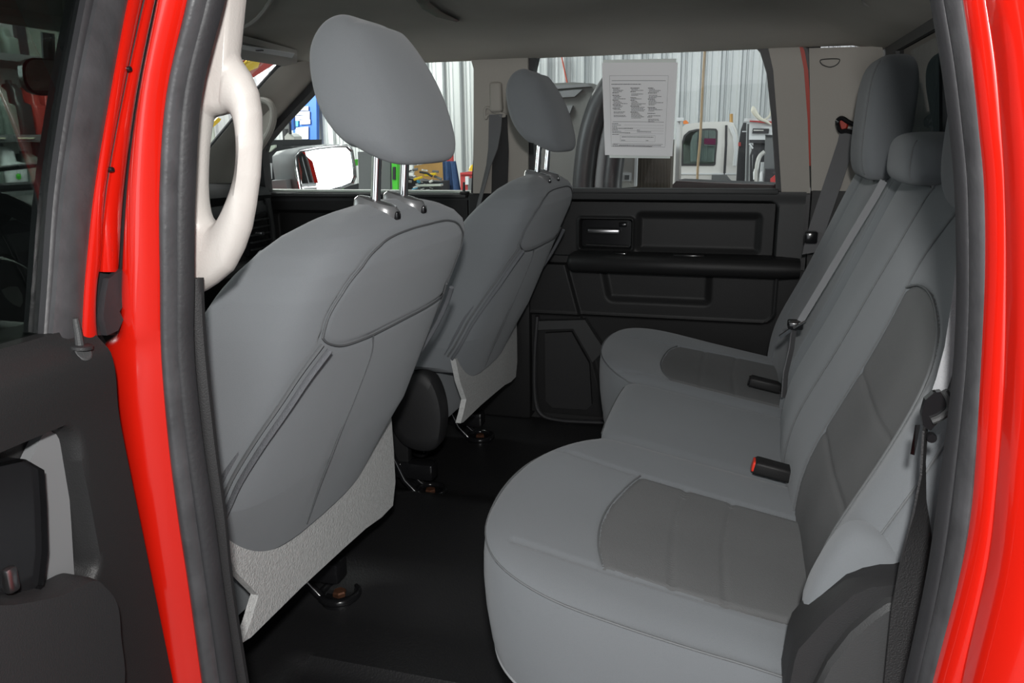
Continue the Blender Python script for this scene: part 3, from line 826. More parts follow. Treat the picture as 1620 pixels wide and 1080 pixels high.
def front_seat(yc, label):
    t = thing('front_seat', label, 'seat', (-0.75, yc, 0.0), 'front seats')
    # ---- backrest
    zz = np.concatenate([np.linspace(0.262, 0.70, 150), 0.70 + 0.0264 * np.sin(np.linspace(0.02, 1, 26) * math.pi / 2)])
    nk = 240
    rings = []
    for z in zz:
        w = interp(z, WT)
        a0, a1 = interp(z, XF), interp(z, XR)
        xc, a = (a0 + a1) / 2, (a1 - a0) / 2
        ring = []
        for k in range(nk):
            an = 2 * math.pi * k / nk
            e = 2 / 5.6
            u = w * sgnp(math.sin(an), e)
            x = xc + a * sgnp(math.cos(an), e)
            hem = (0.010 + 0.050 * (abs(u) / 0.22) ** 3) * max(0.0, 1 - (z - 0.262) / 0.13)
            # slight crown over the rear face
            x += 0.006 * (1 - (u / 0.24) ** 2) * max(0, math.cos(an)) - 0.004
            ring.append((x, yc + u, z + hem))
        rings.append(ring)
    V = np.array([p for r in rings for p in r])
    nr = len(rings)
    F = [(i * nk + k, i * nk + (k + 1) % nk, (i + 1) * nk + (k + 1) % nk, (i + 1) * nk + k) for i in range(nr - 1) for k in range(nk)]
    def rp(u, z, dx=0.0):
        return (interp(z, XR) + dx, yc + u, z)
    arch = cr([rp(u, z) for u, z in ((-0.196, 0.591), (-0.197, 0.618), (-0.181, 0.646), (-0.156, 0.666), (-0.128, 0.680), (-0.087, 0.689), (-0.028, 0.692), (0.036, 0.692), (0.111, 0.690), (0.165, 0.676), (0.205, 0.645), (0.215, 0.60), (0.215, 0.57))], 10)
    low = cr([rp(u, z) for u, z in ((-0.196, 0.591), (-0.181, 0.582), (-0.149, 0.572), (-0.112, 0.568), (-0.064, 0.566), (0.018, 0.565), (0.123, 0.563), (0.22, 0.562))], 10)
    mid = cr([rp(u, z) for u, z in ((-0.066, 0.565), (-0.052, 0.54), (-0.051, 0.511), (-0.055, 0.47), (-0.064, 0.42), (-0.065, 0.36), (-0.060, 0.32), (-0.055, 0.283))], 10)
    zips = []
    for s in (-1, 1):
        zips.append(cr([(-0.435, yc + s * 0.190, 0.586), (-0.447, yc + s * 0.208, 0.562), (-0.462, yc + s * 0.220, 0.537), (-0.492, yc + s * 0.234, 0.492), (-0.526, yc + s * 0.239, 0.441), (-0.543, yc + s * 0.2395, 0.411), (-0.560, yc + s * 0.2395, 0.381), (-0.577, yc + s * 0.239, 0.351)], 10))
    W, laid = groove(V, F, [(arch, 0.0045, 0.0032), (low, 0.0045, 0.0035), (mid, 0.0045, 0.0030)] + [(z, 0.008, 0.0022) for z in zips], outward=(-0.6, yc, 0.5))
    F2 = F + [tuple(range(nk)), tuple((nr - 1) * nk + k for k in range(nk))]
    back = obj('backrest', W, F2, M['fabric'], t, angle=70)
    seam_obj('seam', laid[:3], 0.0012, M['thread'], back)
    for zp in laid[3:]:
        P = zp[::2]
        zt = MB().tube(P, 0.0024, 6).build('zipper', M['thread'], back)
        for o in (-1, 1):
            MB().tube([(x + o * 0.0085, y, z - o * 0.0056) for x, y, z in P], 0.0040, 8, flat=0.7).build('zipper_tape', M['zipper'], back)
    # ---- felt flap closing the bottom of the back
    O = [(-0.228, 0.350), (-0.205, 0.293), (-0.168, 0.240), (-0.190, 0.215), (-0.209, 0.199), (-0.192, 0.195), (-0.068, 0.193), (0.05, 0.187), (0.129, 0.182), (0.188, 0.173), (0.234, 0.173), (0.249, 0.212), (0.249, 0.27), (0.246, 0.345)]
    nu, nz = 30, 14
    low_e = lambda u: np.interp(u, [-0.222, -0.205, -0.10, 0.05, 0.17, 0.222, 0.24], [0.207, 0.190, 0.178, 0.170, 0.166, 0.174, 0.2])
    rr = [[], []]
    fl = MB()
    front = []
    for (u, z) in O:
        x = -0.563 - 0.03 * max(0, -u - 0.10) * 0
        front.append((x, yc + u, z))
    fl.loft([front, [(x - 0.012, y, z) for x, y, z in front]])
    fl.build('felt_flap', M['felt'], t, angle=30)
    # ---- headrest
    prof = cr(HRP, 8, True)
    c = np.mean(np.array(prof), axis=0)
    yh = yc + 0.010
    rings = []
    for ph in np.linspace(-math.pi / 2 * 0.985, math.pi / 2 * 0.985, 72):
        tt = math.sin(ph)
        k = 1.0 * (1 - abs(tt) ** 6.0) ** (1 / 3.0)
        yy = lambda z_: yh + tt * (0.122 - 0.038 * max(0.0, (z_ - 0.80) / 0.144) ** 1.6 - 0.012 * max(0.0, (0.80 - z_) / 0.03))
        rings.append([(c[0] + (p[0] - c[0]) * k + (0.010 if p[0] > c[0] else -0.004) * (1 - tt * tt) * k, yy(c[1] + (p[1] - c[1]) * k), c[1] + (p[1] - c[1]) * k) for p in prof])
    b = MB().loft(rings)
    HV = np.array(b.V)
    HF = [f for f in b.F if len(f) == 4]
    lines = []
    for s in (-1, 1):
        yy = yh + s * 0.097
        lines.append(cr([(p[0] + 0.004, yy, p[1]) for p in HRP[5:13]], 6))
    HW, laidh = groove(HV, HF, [(l, 0.004, 0.0004) for l in lines], outward=(c[0], yh, c[1]))
    hr = obj('headrest', HW, b.F, M['fabric'], t, angle=70)
    for s in (-1, 1):
        y = yc + s * 0.042
        MB().tube([(-0.447, y, 0.66), (-0.4315, y, 0.722), (-0.424, y, 0.80)], 0.0062, 12).build('post', M['chrome'], hr)
        bz = MB()
        R = []
        for k, h in ((1.0, 0.706), (1.0, 0.7235), (0.85, 0.7285), (0.45, 0.7295)):
            R.append([(-0.430 + 0.029 * k * math.cos(a) + (h - 0.72) * 0.2, y + 0.016 * k * math.sin(a), h - 0.28 * 0.029 * k * math.cos(a)) for a in np.linspace(0, 2 * math.pi, 24, endpoint=False)])
        bz.loft(R).build('post_guide', M['guide'], t, angle=40)
        MB().box(-0.409, -0.400, y - 0.006, y + 0.006, 0.706, 0.7165, 0.002).build('release_button', M['gloss'], t)
    # ---- cushion, frame, recliner covers, rails and floor anchors
    O = cr([(-1.16, -0.20), (-1.10, -0.235), (-0.9, -0.24), (-0.64, -0.225), (-0.62, -0.15), (-0.62, 0.15), (-0.64, 0.225), (-0.9, 0.24), (-1.10, 0.235), (-1.16, 0.20), (-1.175, 0.0)], 5, True)
    cx = -0.9
    MB().loft([[(cx + (x - cx) * k, yc + y * k, z + (x + 0.9) * -0.12) for x, y in O] for k, z in ((0.94, 0.20), (1.0, 0.24), (1.0, 0.30), (0.96, 0.325), (0.85, 0.335), (0.4, 0.33))]).build('cushion', M['fabric'], t, angle=60)
    for s in (-1, 1):
        y = yc + s * 0.226
        OO = cr([(-0.660, 0.330), (-0.612, 0.315), (-0.585, 0.262), (-0.580, 0.20), (-0.600, 0.135), (-0.65, 0.115), (-0.72, 0.13), (-0.76, 0.19), (-0.74, 0.27)], 5, True)
        mx, mz = -0.655, 0.23
        MB().loft([[(mx + 0.006 + (x - mx) * k * 0.70, y + s * d, mz + (z - mz) * k * 0.86) for x, z in OO] for k, d in ((1.0, -0.03), (1.0, 0.0), (0.93, 0.010), (0.7, 0.014))]).build('recliner_cover', M['plastic_soft'], t, angle=50)
        MB().box(-1.10, -0.64, yc + s * 0.178 - 0.02, yc + s * 0.178 + 0.02, 0.045, 0.085, 0.006).build('seat_rail', M['gloss'], t)
        MB().box(-1.08, -0.70, yc + s * 0.178 - 0.012, yc + s * 0.178 + 0.012, 0.08, 0.21, 0.004).build('riser', M['plastic'], t)
        ya = yc + s * 0.182
        ax = -0.652
        zf = 0.0 if abs(ya) > 0.30 else 0.004
        an = MB()
        an.tube([(ax + 0.033 * math.cos(a), ya + 0.033 * math.sin(a), zf + 0.012) for a in np.linspace(0, 2 * math.pi, 28, endpoint=False)], 0.0075, 10, closed=True)
        an.disc((ax, ya, zf - 0.002), (0, 0, 1), 0.034, 0.010)
        an.tube([(ax - 0.024, ya - 0.022, zf + 0.012), (ax - 0.055, ya - 0.020, zf + 0.04), (ax - 0.085, ya - 0.016, zf + 0.10)], 0.0075, 8)
        an.tube([(ax - 0.024, ya + 0.022, zf + 0.012), (ax - 0.055, ya + 0.020, zf + 0.04), (ax - 0.085, ya + 0.016, zf + 0.10)], 0.0075, 8)
        an.loft([[(ax - 0.024, ya - 0.02, zf + 0.008), (ax - 0.024, ya + 0.02, zf + 0.008), (ax - 0.055, ya + 0.018, zf + 0.036), (ax - 0.055, ya - 0.018, zf + 0.036)], [(ax - 0.028, ya - 0.02, zf + 0.002), (ax - 0.028, ya + 0.02, zf + 0.002), (ax - 0.095, ya + 0.016, zf + 0.10), (ax - 0.095, ya - 0.016, zf + 0.10)]])
        a_o = an.build('floor_anchor', M['gloss'], t, angle=50)
        MB().disc((ax, ya, zf + 0.006), (0, 0, 1), 0.0125, 0.011, 6).build('bolt', M['rust'], a_o, angle=20)
    return t, back

near, nback = front_seat(-0.40, 'nearest grey cloth front seat, large headrest, beside the white pillar grab handle')
far, fback = front_seat(0.40, 'farther grey cloth front seat, smaller headrest, in front of the far rear door')
q = (-0.5115, -0.585, 0.6751)
MB().loft([[(-0.5171, -0.59, 0.6659), (-0.513, -0.59, 0.6744), (-0.5033, -0.585, 0.6851), (-0.4994, -0.585, 0.6845), (-0.5033, -0.585, 0.6774), (-0.5125, -0.59, 0.6646)],
           [tuple(np.array(p) + np.array((0.002, 0.02, 0))) for p in ((-0.5171, -0.59, 0.6659), (-0.513, -0.59, 0.6744), (-0.5033, -0.585, 0.6851), (-0.4994, -0.585, 0.6845), (-0.5033, -0.585, 0.6774), (-0.5125, -0.59, 0.6646))]]).build('fabric_tag', M['zipper'], near)

# ---- folding middle seat / console between the front seats
con = thing('centre_console', 'low black centre seat base between the two front seats', 'console', (-0.85, 0.0, 0.0))
MB().box(-1.12, -0.70, -0.12, 0.13, 0.03, 0.25, 0.03, 3).build('body', M['plastic_soft'], con)
MB().box(-1.10, -0.68, -0.12, 0.13, 0.25, 0.31, 0.02, 3).build('pad', M['fabric'], con)
MB().tube(cr([(-0.744, 0.342, 0.05), (-0.724, 0.3305, 0.05), (-0.7103, 0.3382, 0.055), (-0.7199, 0.3398, 0.08)], 5), 0.006, 8).build('latch_loop', M['gloss'], con)

# ================================================================== rear bench seat
rb = thing('rear_bench_seat', 'grey cloth rear bench seat with darker inserts along the back of the cab', 'seat', (0.05, 0.0, 0.0))

def inset(P, k, c):
    return (c[0] + (P[0] - c[0]) * k, c[1] + (P[1] - c[1]) * k)

def cushion(name, outline, crown, seams, insert=None, nk=280, top_rings=84, drop=0.165):
    P = cr(outline, 14, True)
    D = np.array(dens(P + [P[0]], 0.002))
    D = D[np.linspace(0, len(D) - 1, nk + 1).astype(int)[:-1]]
    c = D.mean(0)
    def zt(x):
        return 0.313 - 0.19 * x
    rings = []
    for k, h in ((0.955, -drop - 0.004), (0.965, -drop + 0.004), (0.985, -drop * 0.85), (1.005, -drop * 0.6), (1.012, -drop * 0.4), (1.010, -drop * 0.25), (1.006, -0.030), (1.002, -0.020), (1.0, -0.014)):
        rings.append([(c[0] + (p[0] - c[0]) * k, c[1] + (p[1] - c[1]) * k, zt(p[0]) + h - 0.006) for p in D])
    # distance-based inset for the rounded top
    for i in range(1, top_rings + 1):
        k = 1 - (i / top_rings)
        k = max(k, 0.004)
        e = min(1.0, (1 - k) / 0.16)
        h = -0.014 + 0.016 * math.sqrt(max(0.0, 1 - (1 - e) ** 2))
        rings.append([(c[0] + (p[0] - c[0]) * k, c[1] + (p[1] - c[1]) * k, zt(c[0] + (p[0] - c[0]) * k) + h - 0.006 + crown(c[0] + (p[0] - c[0]) * k, c[1] + (p[1] - c[1]) * k)) for p in D])
    V = np.array([p for r in rings for p in r])
    nr = len(rings)
    F = [(i * nk + k, i * nk + (k + 1) % nk, (i + 1) * nk + (k + 1) % nk, (i + 1) * nk + k) for i in range(nr - 1) for k in range(nk)]
    S2 = [(cr([(x, y, zt(x)) for x, y in s], 10), w, d) for s, w, d in seams]
    W, laid = groove(V, F, S2, outward=(c[0], c[1], 0.2))
    caps = [tuple(range(nk)), tuple((nr - 1) * nk + k for k in range(nk))]
    if insert is None:
        o = obj(name, W, F + caps, M['fabric'], rb, angle=70)
    else:
        ctr = np.array([W[list(f)].mean(0) for f in F])
        top = np.array([i >= 9 for i in range(nr - 1) for k in range(nk)])
        q = insert(ctr[:, 0], ctr[:, 1]) & top
        o = obj(name, W, [f for f, g in zip(F, q) if not g] + caps[:1], M['fabric'], rb, angle=70)
        used = sorted({i for f, g in zip(F, q) if g for i in f})
        mp = {j: i for i, j in enumerate(used)}
        obj('insert_panel', W[used], [tuple(mp[i] for i in f) for f, g in zip(F, q) if g] + [tuple(mp[i] for i in caps[1])], M['fabric_in'], o, angle=70)
    # piping round the top edge and along the bottom
    rim = [tuple(rings[8][k]) for k in range(0, nk, 3)]
    MB().tube(rim, 0.0014, 6, closed=True).build('piping', M['piping'], o)
    rim = [tuple(rings[1][k]) for k in range(0, nk, 3)]
    MB().tube(rim, 0.0022, 6, closed=True).build('hem', M['hem'], o)
    return o, laid

def crown_side(y0, y1):
    # bolsters a little proud of the insert, falling away at the outer edge
    def f(x, y):
        t = (y - y0) / (y1 - y0)
        return -0.006 * math.exp(-((t - 0.5) / 0.24) ** 2) - 0.010 * max(0, (0.12 - t)) / 0.12 * min(1.0, max(0.0, (x + 0.20) / 0.15))
    return f

NO = [(0.15, -0.600), (0.02, -0.614), (-0.10, -0.616), (-0.180, -0.607), (-0.240, -0.575), (-0.272, -0.520), (-0.284, -0.44), (-0.282, -0.36), (-0.268, -0.29), (-0.240, -0.225), (-0.205, -0.175), (-0.175, -0.160), (-0.05, -0.159), (0.08, -0.159), (0.15, -0.161), (0.165, -0.25), (0.165, -0.50)]
arcN = [(-0.116, -0.277), (-0.128, -0.315), (-0.142, -0.38), (-0.145, -0.44), (-0.138, -0.50), (-0.124, -0.545)]
sN = [([(-0.243, -0.262), (-0.15, -0.274), (-0.04, -0.277), (0.13, -0.276)], 0.0048, 0.0045),
      ([(-0.228, -0.543), (-0.12, -0.546), (0.0, -0.543), (0.13, -0.530)], 0.0048, 0.0045),
      (arcN, 0.0045, 0.0032),
      ([(-0.050, -0.277), (-0.055, -0.35), (-0.055, -0.45), (-0.048, -0.545)], 0.0045, 0.0026),
      ([(0.013, -0.277), (0.007, -0.36), (0.006, -0.45), (0.010, -0.54)], 0.0045, 0.0026)]
def insN(x, y):
    ax = np.interp(y, [-0.545, -0.50, -0.44, -0.38, -0.315, -0.277], [-0.124, -0.138, -0.145, -0.142, -0.128, -0.116])
    return (y > -0.545 + 0.004) & (y < -0.277) & (x > ax)
nc, nclaid = cushion('cushion', NO, crown_side(-0.61, -0.16), sN, insN, nk=420, top_rings=150)
MB().tube(nclaid[2][::3], 0.0012, 6).build('seam', M['piping'], nc)
FO = [(x, -y if y > -0.2 else -y - 0.005) for x, y in NO]
FO = [(x, (y - 0.16) * 0.98 + 0.158) for x, y in FO]
def mir(s, y0=0.0):
    return [(x, -y - 0.035 * (1 if y < -0.4 else 0.0) - (0.077 if y > -0.4 else 0.0)) for x, y in s]
sF = [([(-0.243, 0.182), (-0.15, 0.195), (-0.04, 0.197), (0.13, 0.198)], 0.0048, 0.004),
      ([(-0.228, 0.455), (-0.14, 0.470), (0.0, 0.492), (0.13, 0.505)], 0.0048, 0.004),
      ([(-0.114, 0.197), (-0.132, 0.23), (-0.144, 0.29), (-0.145, 0.36), (-0.138, 0.43), (-0.121, 0.474)], 0.0045, 0.003),
      ([(-0.058, 0.197), (-0.060, 0.30), (-0.060, 0.40), (-0.060, 0.484)], 0.0045, 0.0024),
      ([(0.010, 0.197), (0.006, 0.30), (0.006, 0.40), (0.010, 0.494)], 0.0045, 0.0024)]
def insF(x, y):
    ax = np.interp(y, [0.197, 0.23, 0.29, 0.36, 0.43, 0.474], [-0.114, -0.132, -0.144, -0.145, -0.138, -0.121])
    yo = np.interp(x, [-0.14, 0.0, 0.13], [0.470, 0.492, 0.505])
    return (y > 0.197) & (y < yo) & (x > ax)
fc_, fclaid = cushion('cushion', FO, crown_side(0.61, 0.16), sF, insF, nk=300, top_rings=100)
MB().tube(fclaid[2][::3], 0.0012, 6).build('seam', M['piping'], fc_)
CO = [(0.15, -0.157), (0.0, -0.157), (-0.15, -0.157), (-0.192, -0.150), (-0.200, -0.10), (-0.202, 0.0), (-0.200, 0.10), (-0.192, 0.144), (-0.15, 0.152), (0.0, 0.152), (0.15, 0.152), (0.162, 0.05), (0.162, -0.06)]
cushion('cushion', CO, lambda x, y: -0.004, [], None, nk=200, top_rings=50, drop=0.13)

# ---- backrests
XB = smooth_tab([(0.24, 0.090), (0.30, 0.092), (0.35, 0.099), (0.40, 0.115), (0.50, 0.160), (0.607, 0.203), (0.68, 0.232), (0.76, 0.266)], 6)
def backrest(y0, y1, seams, insert=None, ny=230, nz=190, bol=None, r0=0.045, r1=0.045):
    ys = np.linspace(0, 1, ny)
    ys = y0 + (y1 - y0) * (0.5 - 0.5 * np.cos(ys * math.pi)) * 0.5 + (y1 - y0) * ys * 0.5
    zs = np.linspace(0.245, 0.757, nz)
    Y, Z = np.meshgrid(ys, zs, indexing='ij')
    xb = np.interp(Z, [t[1] if False else t[0] for t in XB], [t[1] for t in XB])
    def roll(d, r):
        e = np.clip(1 - d / r, 0, 1)
        return r * (1 - np.sqrt(np.clip(1 - e * e, 0, 1)))
    X = xb + roll(Y - y0, r0) + roll(y1 - Y, r1) + roll(0.757 - Z, 0.045) * 0.8
    if bol is not None:
        X = X + bol(Y, Z)
    V = np.stack([X, Y, Z], -1).reshape(-1, 3)
    F = grid_faces(ny, nz)
    W, laid = groove(V, F, [(cr([(float(np.interp(z, [t[0] for t in XB], [t[1] for t in XB])), y, z) for y, z in s], 10), w, d) for s, w, d in seams], outward=(1.5, (y0 + y1) / 2, 0.3))
    rim = [i * nz for i in range(ny)] + [(ny - 1) * nz + j for j in range(1, nz)] + [i * nz + nz - 1 for i in range(ny - 2, -1, -1)] + [j for j in range(nz - 2, 0, -1)]
    n0 = len(W)
    W2 = np.vstack([W, np.array([(rx(W[i][2]) - 0.004, W[i][1], W[i][2]) for i in rim])])
    L = len(rim)
    FS = [(rim[i], rim[(i + 1) % L], n0 + (i + 1) % L, n0 + i) for i in range(L)] + [tuple(n0 + i for i in range(L))]
    if insert is None:
        return obj('backrest', W2, F + FS, M['fabric'], rb, angle=70), laid
    ctr = np.array([W[list(f)].mean(0) for f in F])
    q = insert(ctr[:, 1], ctr[:, 2])
    o = obj('backrest', W2, [f for f, g in zip(F, q) if not g] + FS, M['fabric'], rb, angle=70)
    used = sorted({i for f, g in zip(F, q) if g for i in f})
    mp = {j: i for i, j in enumerate(used)}
    obj('insert_panel', W[used], [tuple(mp[i] for i in f) for f, g in zip(F, q) if g], M['fabric_in'], o, angle=70)
    return o, laid

archB = [(-0.250, 0.612), (-0.30, 0.624), (-0.37, 0.622), (-0.44, 0.600), (-0.485, 0.560), (-0.505, 0.50), (-0.51, 0.42), (-0.51, 0.26)]
sB = [([(-0.105, 0.73), (-0.10, 0.607), (-0.10, 0.50), (-0.098, 0.397), (-0.098, 0.26)], 0.004, 0.0022),
      ([(-0.30, 0.74), (-0.258, 0.66), (-0.250, 0.60), (-0.250, 0.45), (-0.255, 0.26)], 0.0045, 0.004),
      (archB, 0.0045, 0.0035),
      ([(-0.252, 0.500), (-0.33, 0.490), (-0.42, 0.488), (-0.505, 0.495)], 0.0045, 0.0022),
      ([(-0.252, 0.415), (-0.33, 0.405), (-0.42, 0.405), (-0.51, 0.412)], 0.0045, 0.0022),
      ([(-0.608, 0.70), (-0.610, 0.60), (-0.610, 0.50), (-0.606, 0.40)], 0.0035, 0.0022)]
def insB(y, z):
    top = np.interp(y, [-0.505, -0.485, -0.44, -0.37, -0.30, -0.25], [0.50, 0.560, 0.600, 0.622, 0.624, 0.612])
    return (y < -0.251) & (y > -0.509) & (z < top)
def bolB(Y, Z):
    ins = np.exp(-(((Y + 0.38) / 0.13) ** 4)) * sstep((0.66 - Z) / 0.12)
    return 0.010 * ins - 0.010 * np.exp(-((Y + 0.555) / 0.035) ** 2) - 0.006 * np.exp(-((Y + 0.05) / 0.09) ** 2) * sstep((0.70 - Z) / 0.2)
nb, nlaid = backrest(-0.625, 0.150, sB, insB, bol=bolB, ny=330, r0=0.055)
MB().tube(nlaid[-1][::3], 0.0013, 6).build('piping', M['piping'], nb)
MB().tube(nlaid[0][::3], 0.0012, 6).build('piping', M['piping'], nb)
for k_ in (1, 2):
    MB().tube(nlaid[k_][::3], 0.0013, 6).build('seam', M['piping'], nb)
archF = [(0.20, 0.585), (0.27, 0.600), (0.35, 0.602), (0.43, 0.595), (0.49, 0.57), (0.51, 0.50), (0.515, 0.26)]
sFb = [([(0.20, 0.74), (0.197, 0.60), (0.195, 0.45), (0.195, 0.26)], 0.0045, 0.003), ([(0.51, 0.72), (0.515, 0.60), (0.515, 0.45), (0.515, 0.26)], 0.0045, 0.003)]
fb, _ = backrest(0.160, 0.630, sFb, None, bol=lambda Y, Z: 0.008 * np.exp(-(((Y - 0.36) / 0.14) ** 4)) - 0.012 * np.exp(-((Y - 0.56) / 0.05) ** 2), r1=0.06)

# ---- rear headrests
def rear_headrest(yc, hy, z0, z1, x0, x1, tilt, nm='headrest', n1=3.0):
    zc, hz = (z0 + z1) / 2, (z1 - z0) / 2
    xc, hx = (x0 + x1) / 2, (x1 - x0) / 2
    rings = []
    for ph in np.linspace(-math.pi / 2 * 0.985, math.pi / 2 * 0.985, 40):
        tt = math.sin(ph)
        k = (1 - abs(tt) ** n1) ** (1 / n1)
        ring = []
        for j in range(60):
            a = 2 * math.pi * j / 60
            x = hx * sgnp(math.cos(a), 2 / 3.4) * (0.3 + 0.7 * k)
            z = hz * sgnp(math.sin(a), 2 / 3.6) * k
            ring.append((xc + x * (k ** 0.4) + z * tilt, yc + hy * tt, zc + z))
        rings.append(ring)
    b = MB().loft(rings)
    HV = np.array(b.V)
    HF = [f for f in b.F if len(f) == 4]
    ys = yc - hy * 0.74
    sm = [(xc - hx * 1.0 + dz * tilt - 0.002, ys, zc + dz) for dz in np.linspace(-hz, hz, 9)]
    W, laid = groove(HV, HF, [(sm, 0.003, 0.002)], outward=(xc, yc, zc))
    o = obj(nm, W, b.F, M['fabric'], rb, angle=70)
    MB().tube(laid[0][::2], 0.0011, 6).build('seam', M['piping'], o)
    for s in (-1, 1):
        MB().tube([(xc + 0.01, yc + s * hy * 0.5, z0 - 0.01), (xc, yc + s * hy * 0.5, z0 + 0.02)], 0.006, 10).build('post', M['chrome_dull'], o)
    return o
rear_headrest(0.355, 0.110, 0.716, 0.940, 0.205, 0.290, 0.04, n1=5.5)
rear_headrest(-0.030, 0.125, 0.728, 0.803, 0.212, 0.292, 0.04)
rear_headrest(-0.420, 0.110, 0.716, 0.940, 0.210, 0.290, 0.04, n1=5.5)

# ---- side bolster and side shield of the bench at the near door opening
BO = [(0.0808, -0.6, 0.3492), (0.0824, -0.6, 0.3738), (0.0916, -0.6, 0.4026), (0.104, -0.6, 0.4298), (0.1182, -0.6, 0.4449), (0.1374, -0.6, 0.4436), (0.1575, -0.6, 0.4308), (0.1759, -0.6, 0.4087), (0.1811, -0.6, 0.3698), (0.1549, -0.6, 0.3482), (0.0997, -0.6, 0.3314)]
bo = [(p[0], p[2]) for p in cr(BO, 6, True)]
mx = sum(p[0] for p in bo) / len(bo)
mz = sum(p[1] for p in bo) / len(bo)
MB().loft([[(mx + (x - mx) * k, y, mz + (z - mz) * k) for x, z in bo] for k, y in ((0.97, -0.585), (1.0, -0.597), (0.985, -0.608), (0.93, -0.617), (0.8, -0.623), (0.4, -0.627))]).build('side_bolster', M['fabric'], rb, angle=70)
SO = [(0.065, -0.655, 0.2906), (0.0687, -0.655, 0.3324), (0.0711, -0.655, 0.345), (0.0911, -0.655, 0.3795), (0.1123, -0.655, 0.4086), (0.1254, -0.655, 0.4177), (0.1393, -0.655, 0.4223), (0.1591, -0.655, 0.4243), (0.1791, -0.655, 0.4226), (0.1922, -0.655, 0.3044), (0.072, -0.655, 0.2712)]
SI = [(0.088, -0.668, 0.3056), (0.0985, -0.668, 0.3409), (0.114, -0.668, 0.3729), (0.1299, -0.668, 0.3947), (0.1413, -0.668, 0.4072), (0.1556, -0.668, 0.412), (0.1776, -0.668, 0.4121), (0.1885, -0.668, 0.3139), (0.0922, -0.668, 0.2861)]
sh_o = MB().loft([[(p[0], -0.60, p[2]) for p in SO], [(p[0], -0.645, p[2]) for p in SO], [(p[0] + 0.003, -0.655, p[2] - 0.003) for p in SO]]).build('side_shield', M['plastic_soft'], rb, angle=40)
MB().loft([[(p[0], -0.65, p[2]) for p in SI], [(p[0], -0.664, p[2]) for p in SI], [(p[0] + 0.003, -0.668, p[2] - 0.003) for p in SI]]).build('shield_panel', M['plastic_shade'], sh_o, angle=40)
MB().box(-0.16, 0.25, -0.56, 0.56, 0.03, 0.20, 0.01).build('under_frame', M['plastic'], rb)

# ================================================================== belts and buckles
def buckle(label, p0, p1, button, w=0.030, th=0.021):
    a, b = Vector(p0), Vector(p1)
    t = thing('belt_buckle', label, 'buckle', a, 'belt buckles on the rear bench')
    d = (b - a).normalized()
    s = Vector((0, 1, 0)) - d * d.y
    s.normalize()
    n = d.cross(s)
    if n.z < 0:
        n = -n
    O = rrect(-w / 2, w / 2, 0, th, 0.005, 4)
    rings = [[a + d * t_ + s * (u * k) + n * (0.002 + v * k2) for u, v in O] for t_, k, k2 in ((0, 0.93, 0.9), (0.003, 1, 1), ((b - a).length - 0.006, 0.95, 1), ((b - a).length, 0.80, 0.85))]
    MB().loft(rings).build('body', M['plastic'], t, angle=40)
    rings = [[a - d * t_ + s * (u * 0.80 * k) + n * (0.004 + v * 0.78) for u, v in O] for t_, k in ((-0.004, 1), (0.0015, 1), (0.003, 0.9))]
    MB().loft(rings).build('release_button', M['buckle_red'] if button else M['gloss'], t, angle=40, label='red release button' if button else None)
    ribbon('strap', [b - d * 0.006 + n * 0.008, b + d * 0.012 + n * 0.004, b + d * 0.035 - n * 0.012], s, 0.022, 0.003, M['belt_dark'], t)
    return t
buckle('black belt buckle with bright red button lying on the near rear cushion', (0.0391, -0.1678, 0.3056), (0.0999, -0.1681, 0.294), True)
buckle('all black belt buckle lying on the far side of the rear bench', (0.0348, 0.2705, 0.3064), (0.0944, 0.27, 0.2951), False, w=0.028, th=0.02)

# far outer belt
fo = thing('seat_belt', 'dark grey seat belt slanting from the far rear pillar down behind the bench', 'seat belt', (0.2164, 0.69, 0.8186))
MB().tube(cr([(0.2028, 0.7, 0.8303), (0.2113, 0.695, 0.8371), (0.2251, 0.69, 0.8283), (0.2493, 0.68, 0.8152), (0.2485, 0.685, 0.8012), (0.2241, 0.69, 0.8086), (0.2096, 0.695, 0.8088)], 4, True), 0.0055, 8, closed=True).build('guide_loop', M['gloss'], fo)
MB().disc((0.2156, 0.71, 0.8217), (-0.3, -1, 0), 0.013, 0.012).build('bolt_cover', M['red_dark'], fo)
ribbon('webbing', [(0.2304, 0.69, 0.8142), (0.2268, 0.687, 0.7902), (0.2111, 0.68, 0.7261), (0.1919, 0.672, 0.6494), (0.1736, 0.665, 0.5756), (0.1675, 0.665, 0.5273)], [(0.93, -0.3, 0.25)] * 6, 0.044, 0.0016, M['belt'], fo)
MB().box(*(c for i in range(3) for c in ((0.1623, 0.655, 0.5661)[i] - 0.014, (0.1623, 0.655, 0.5661)[i] + 0.014)), 0.004).build('latch_tongue', M['gloss'], fo)

# centre belt, in the slot between the two backrests
cb = thing('seat_belt', 'pale grey centre seat belt with dangling latch tongue between the two rear backrests', 'seat belt', (0.2298, 0.15, 0.7193))
ribbon('webbing', [(0.2275, 0.138, 0.7241), (0.2169, 0.136, 0.6989), (0.1824, 0.134, 0.6256), (0.1478, 0.134, 0.5502), (0.1134, 0.134, 0.4763)], [(0.85, 0.25, -0.45)] * 5, 0.0125, 0.002, M['belt_light'], cb)
lt = Vector((0.1051, 0.145, 0.4664))
MB().box(lt.x - 0.012, lt.x + 0.014, lt.y - 0.016, lt.y + 0.016, lt.z - 0.006, lt.z + 0.008, 0.003).build('tongue_body', M['gloss'], cb)
MB().loft([[(0.097, 0.13, 0.4623), (0.1006, 0.13, 0.4578), (0.0816, 0.12, 0.4451), (0.0781, 0.12, 0.4496)], [(0.0982, 0.15, 0.4601), (0.1018, 0.15, 0.4555), (0.0826, 0.14, 0.4426), (0.079, 0.14, 0.4471)]]).build('tongue_blade', M['chrome'], cb)
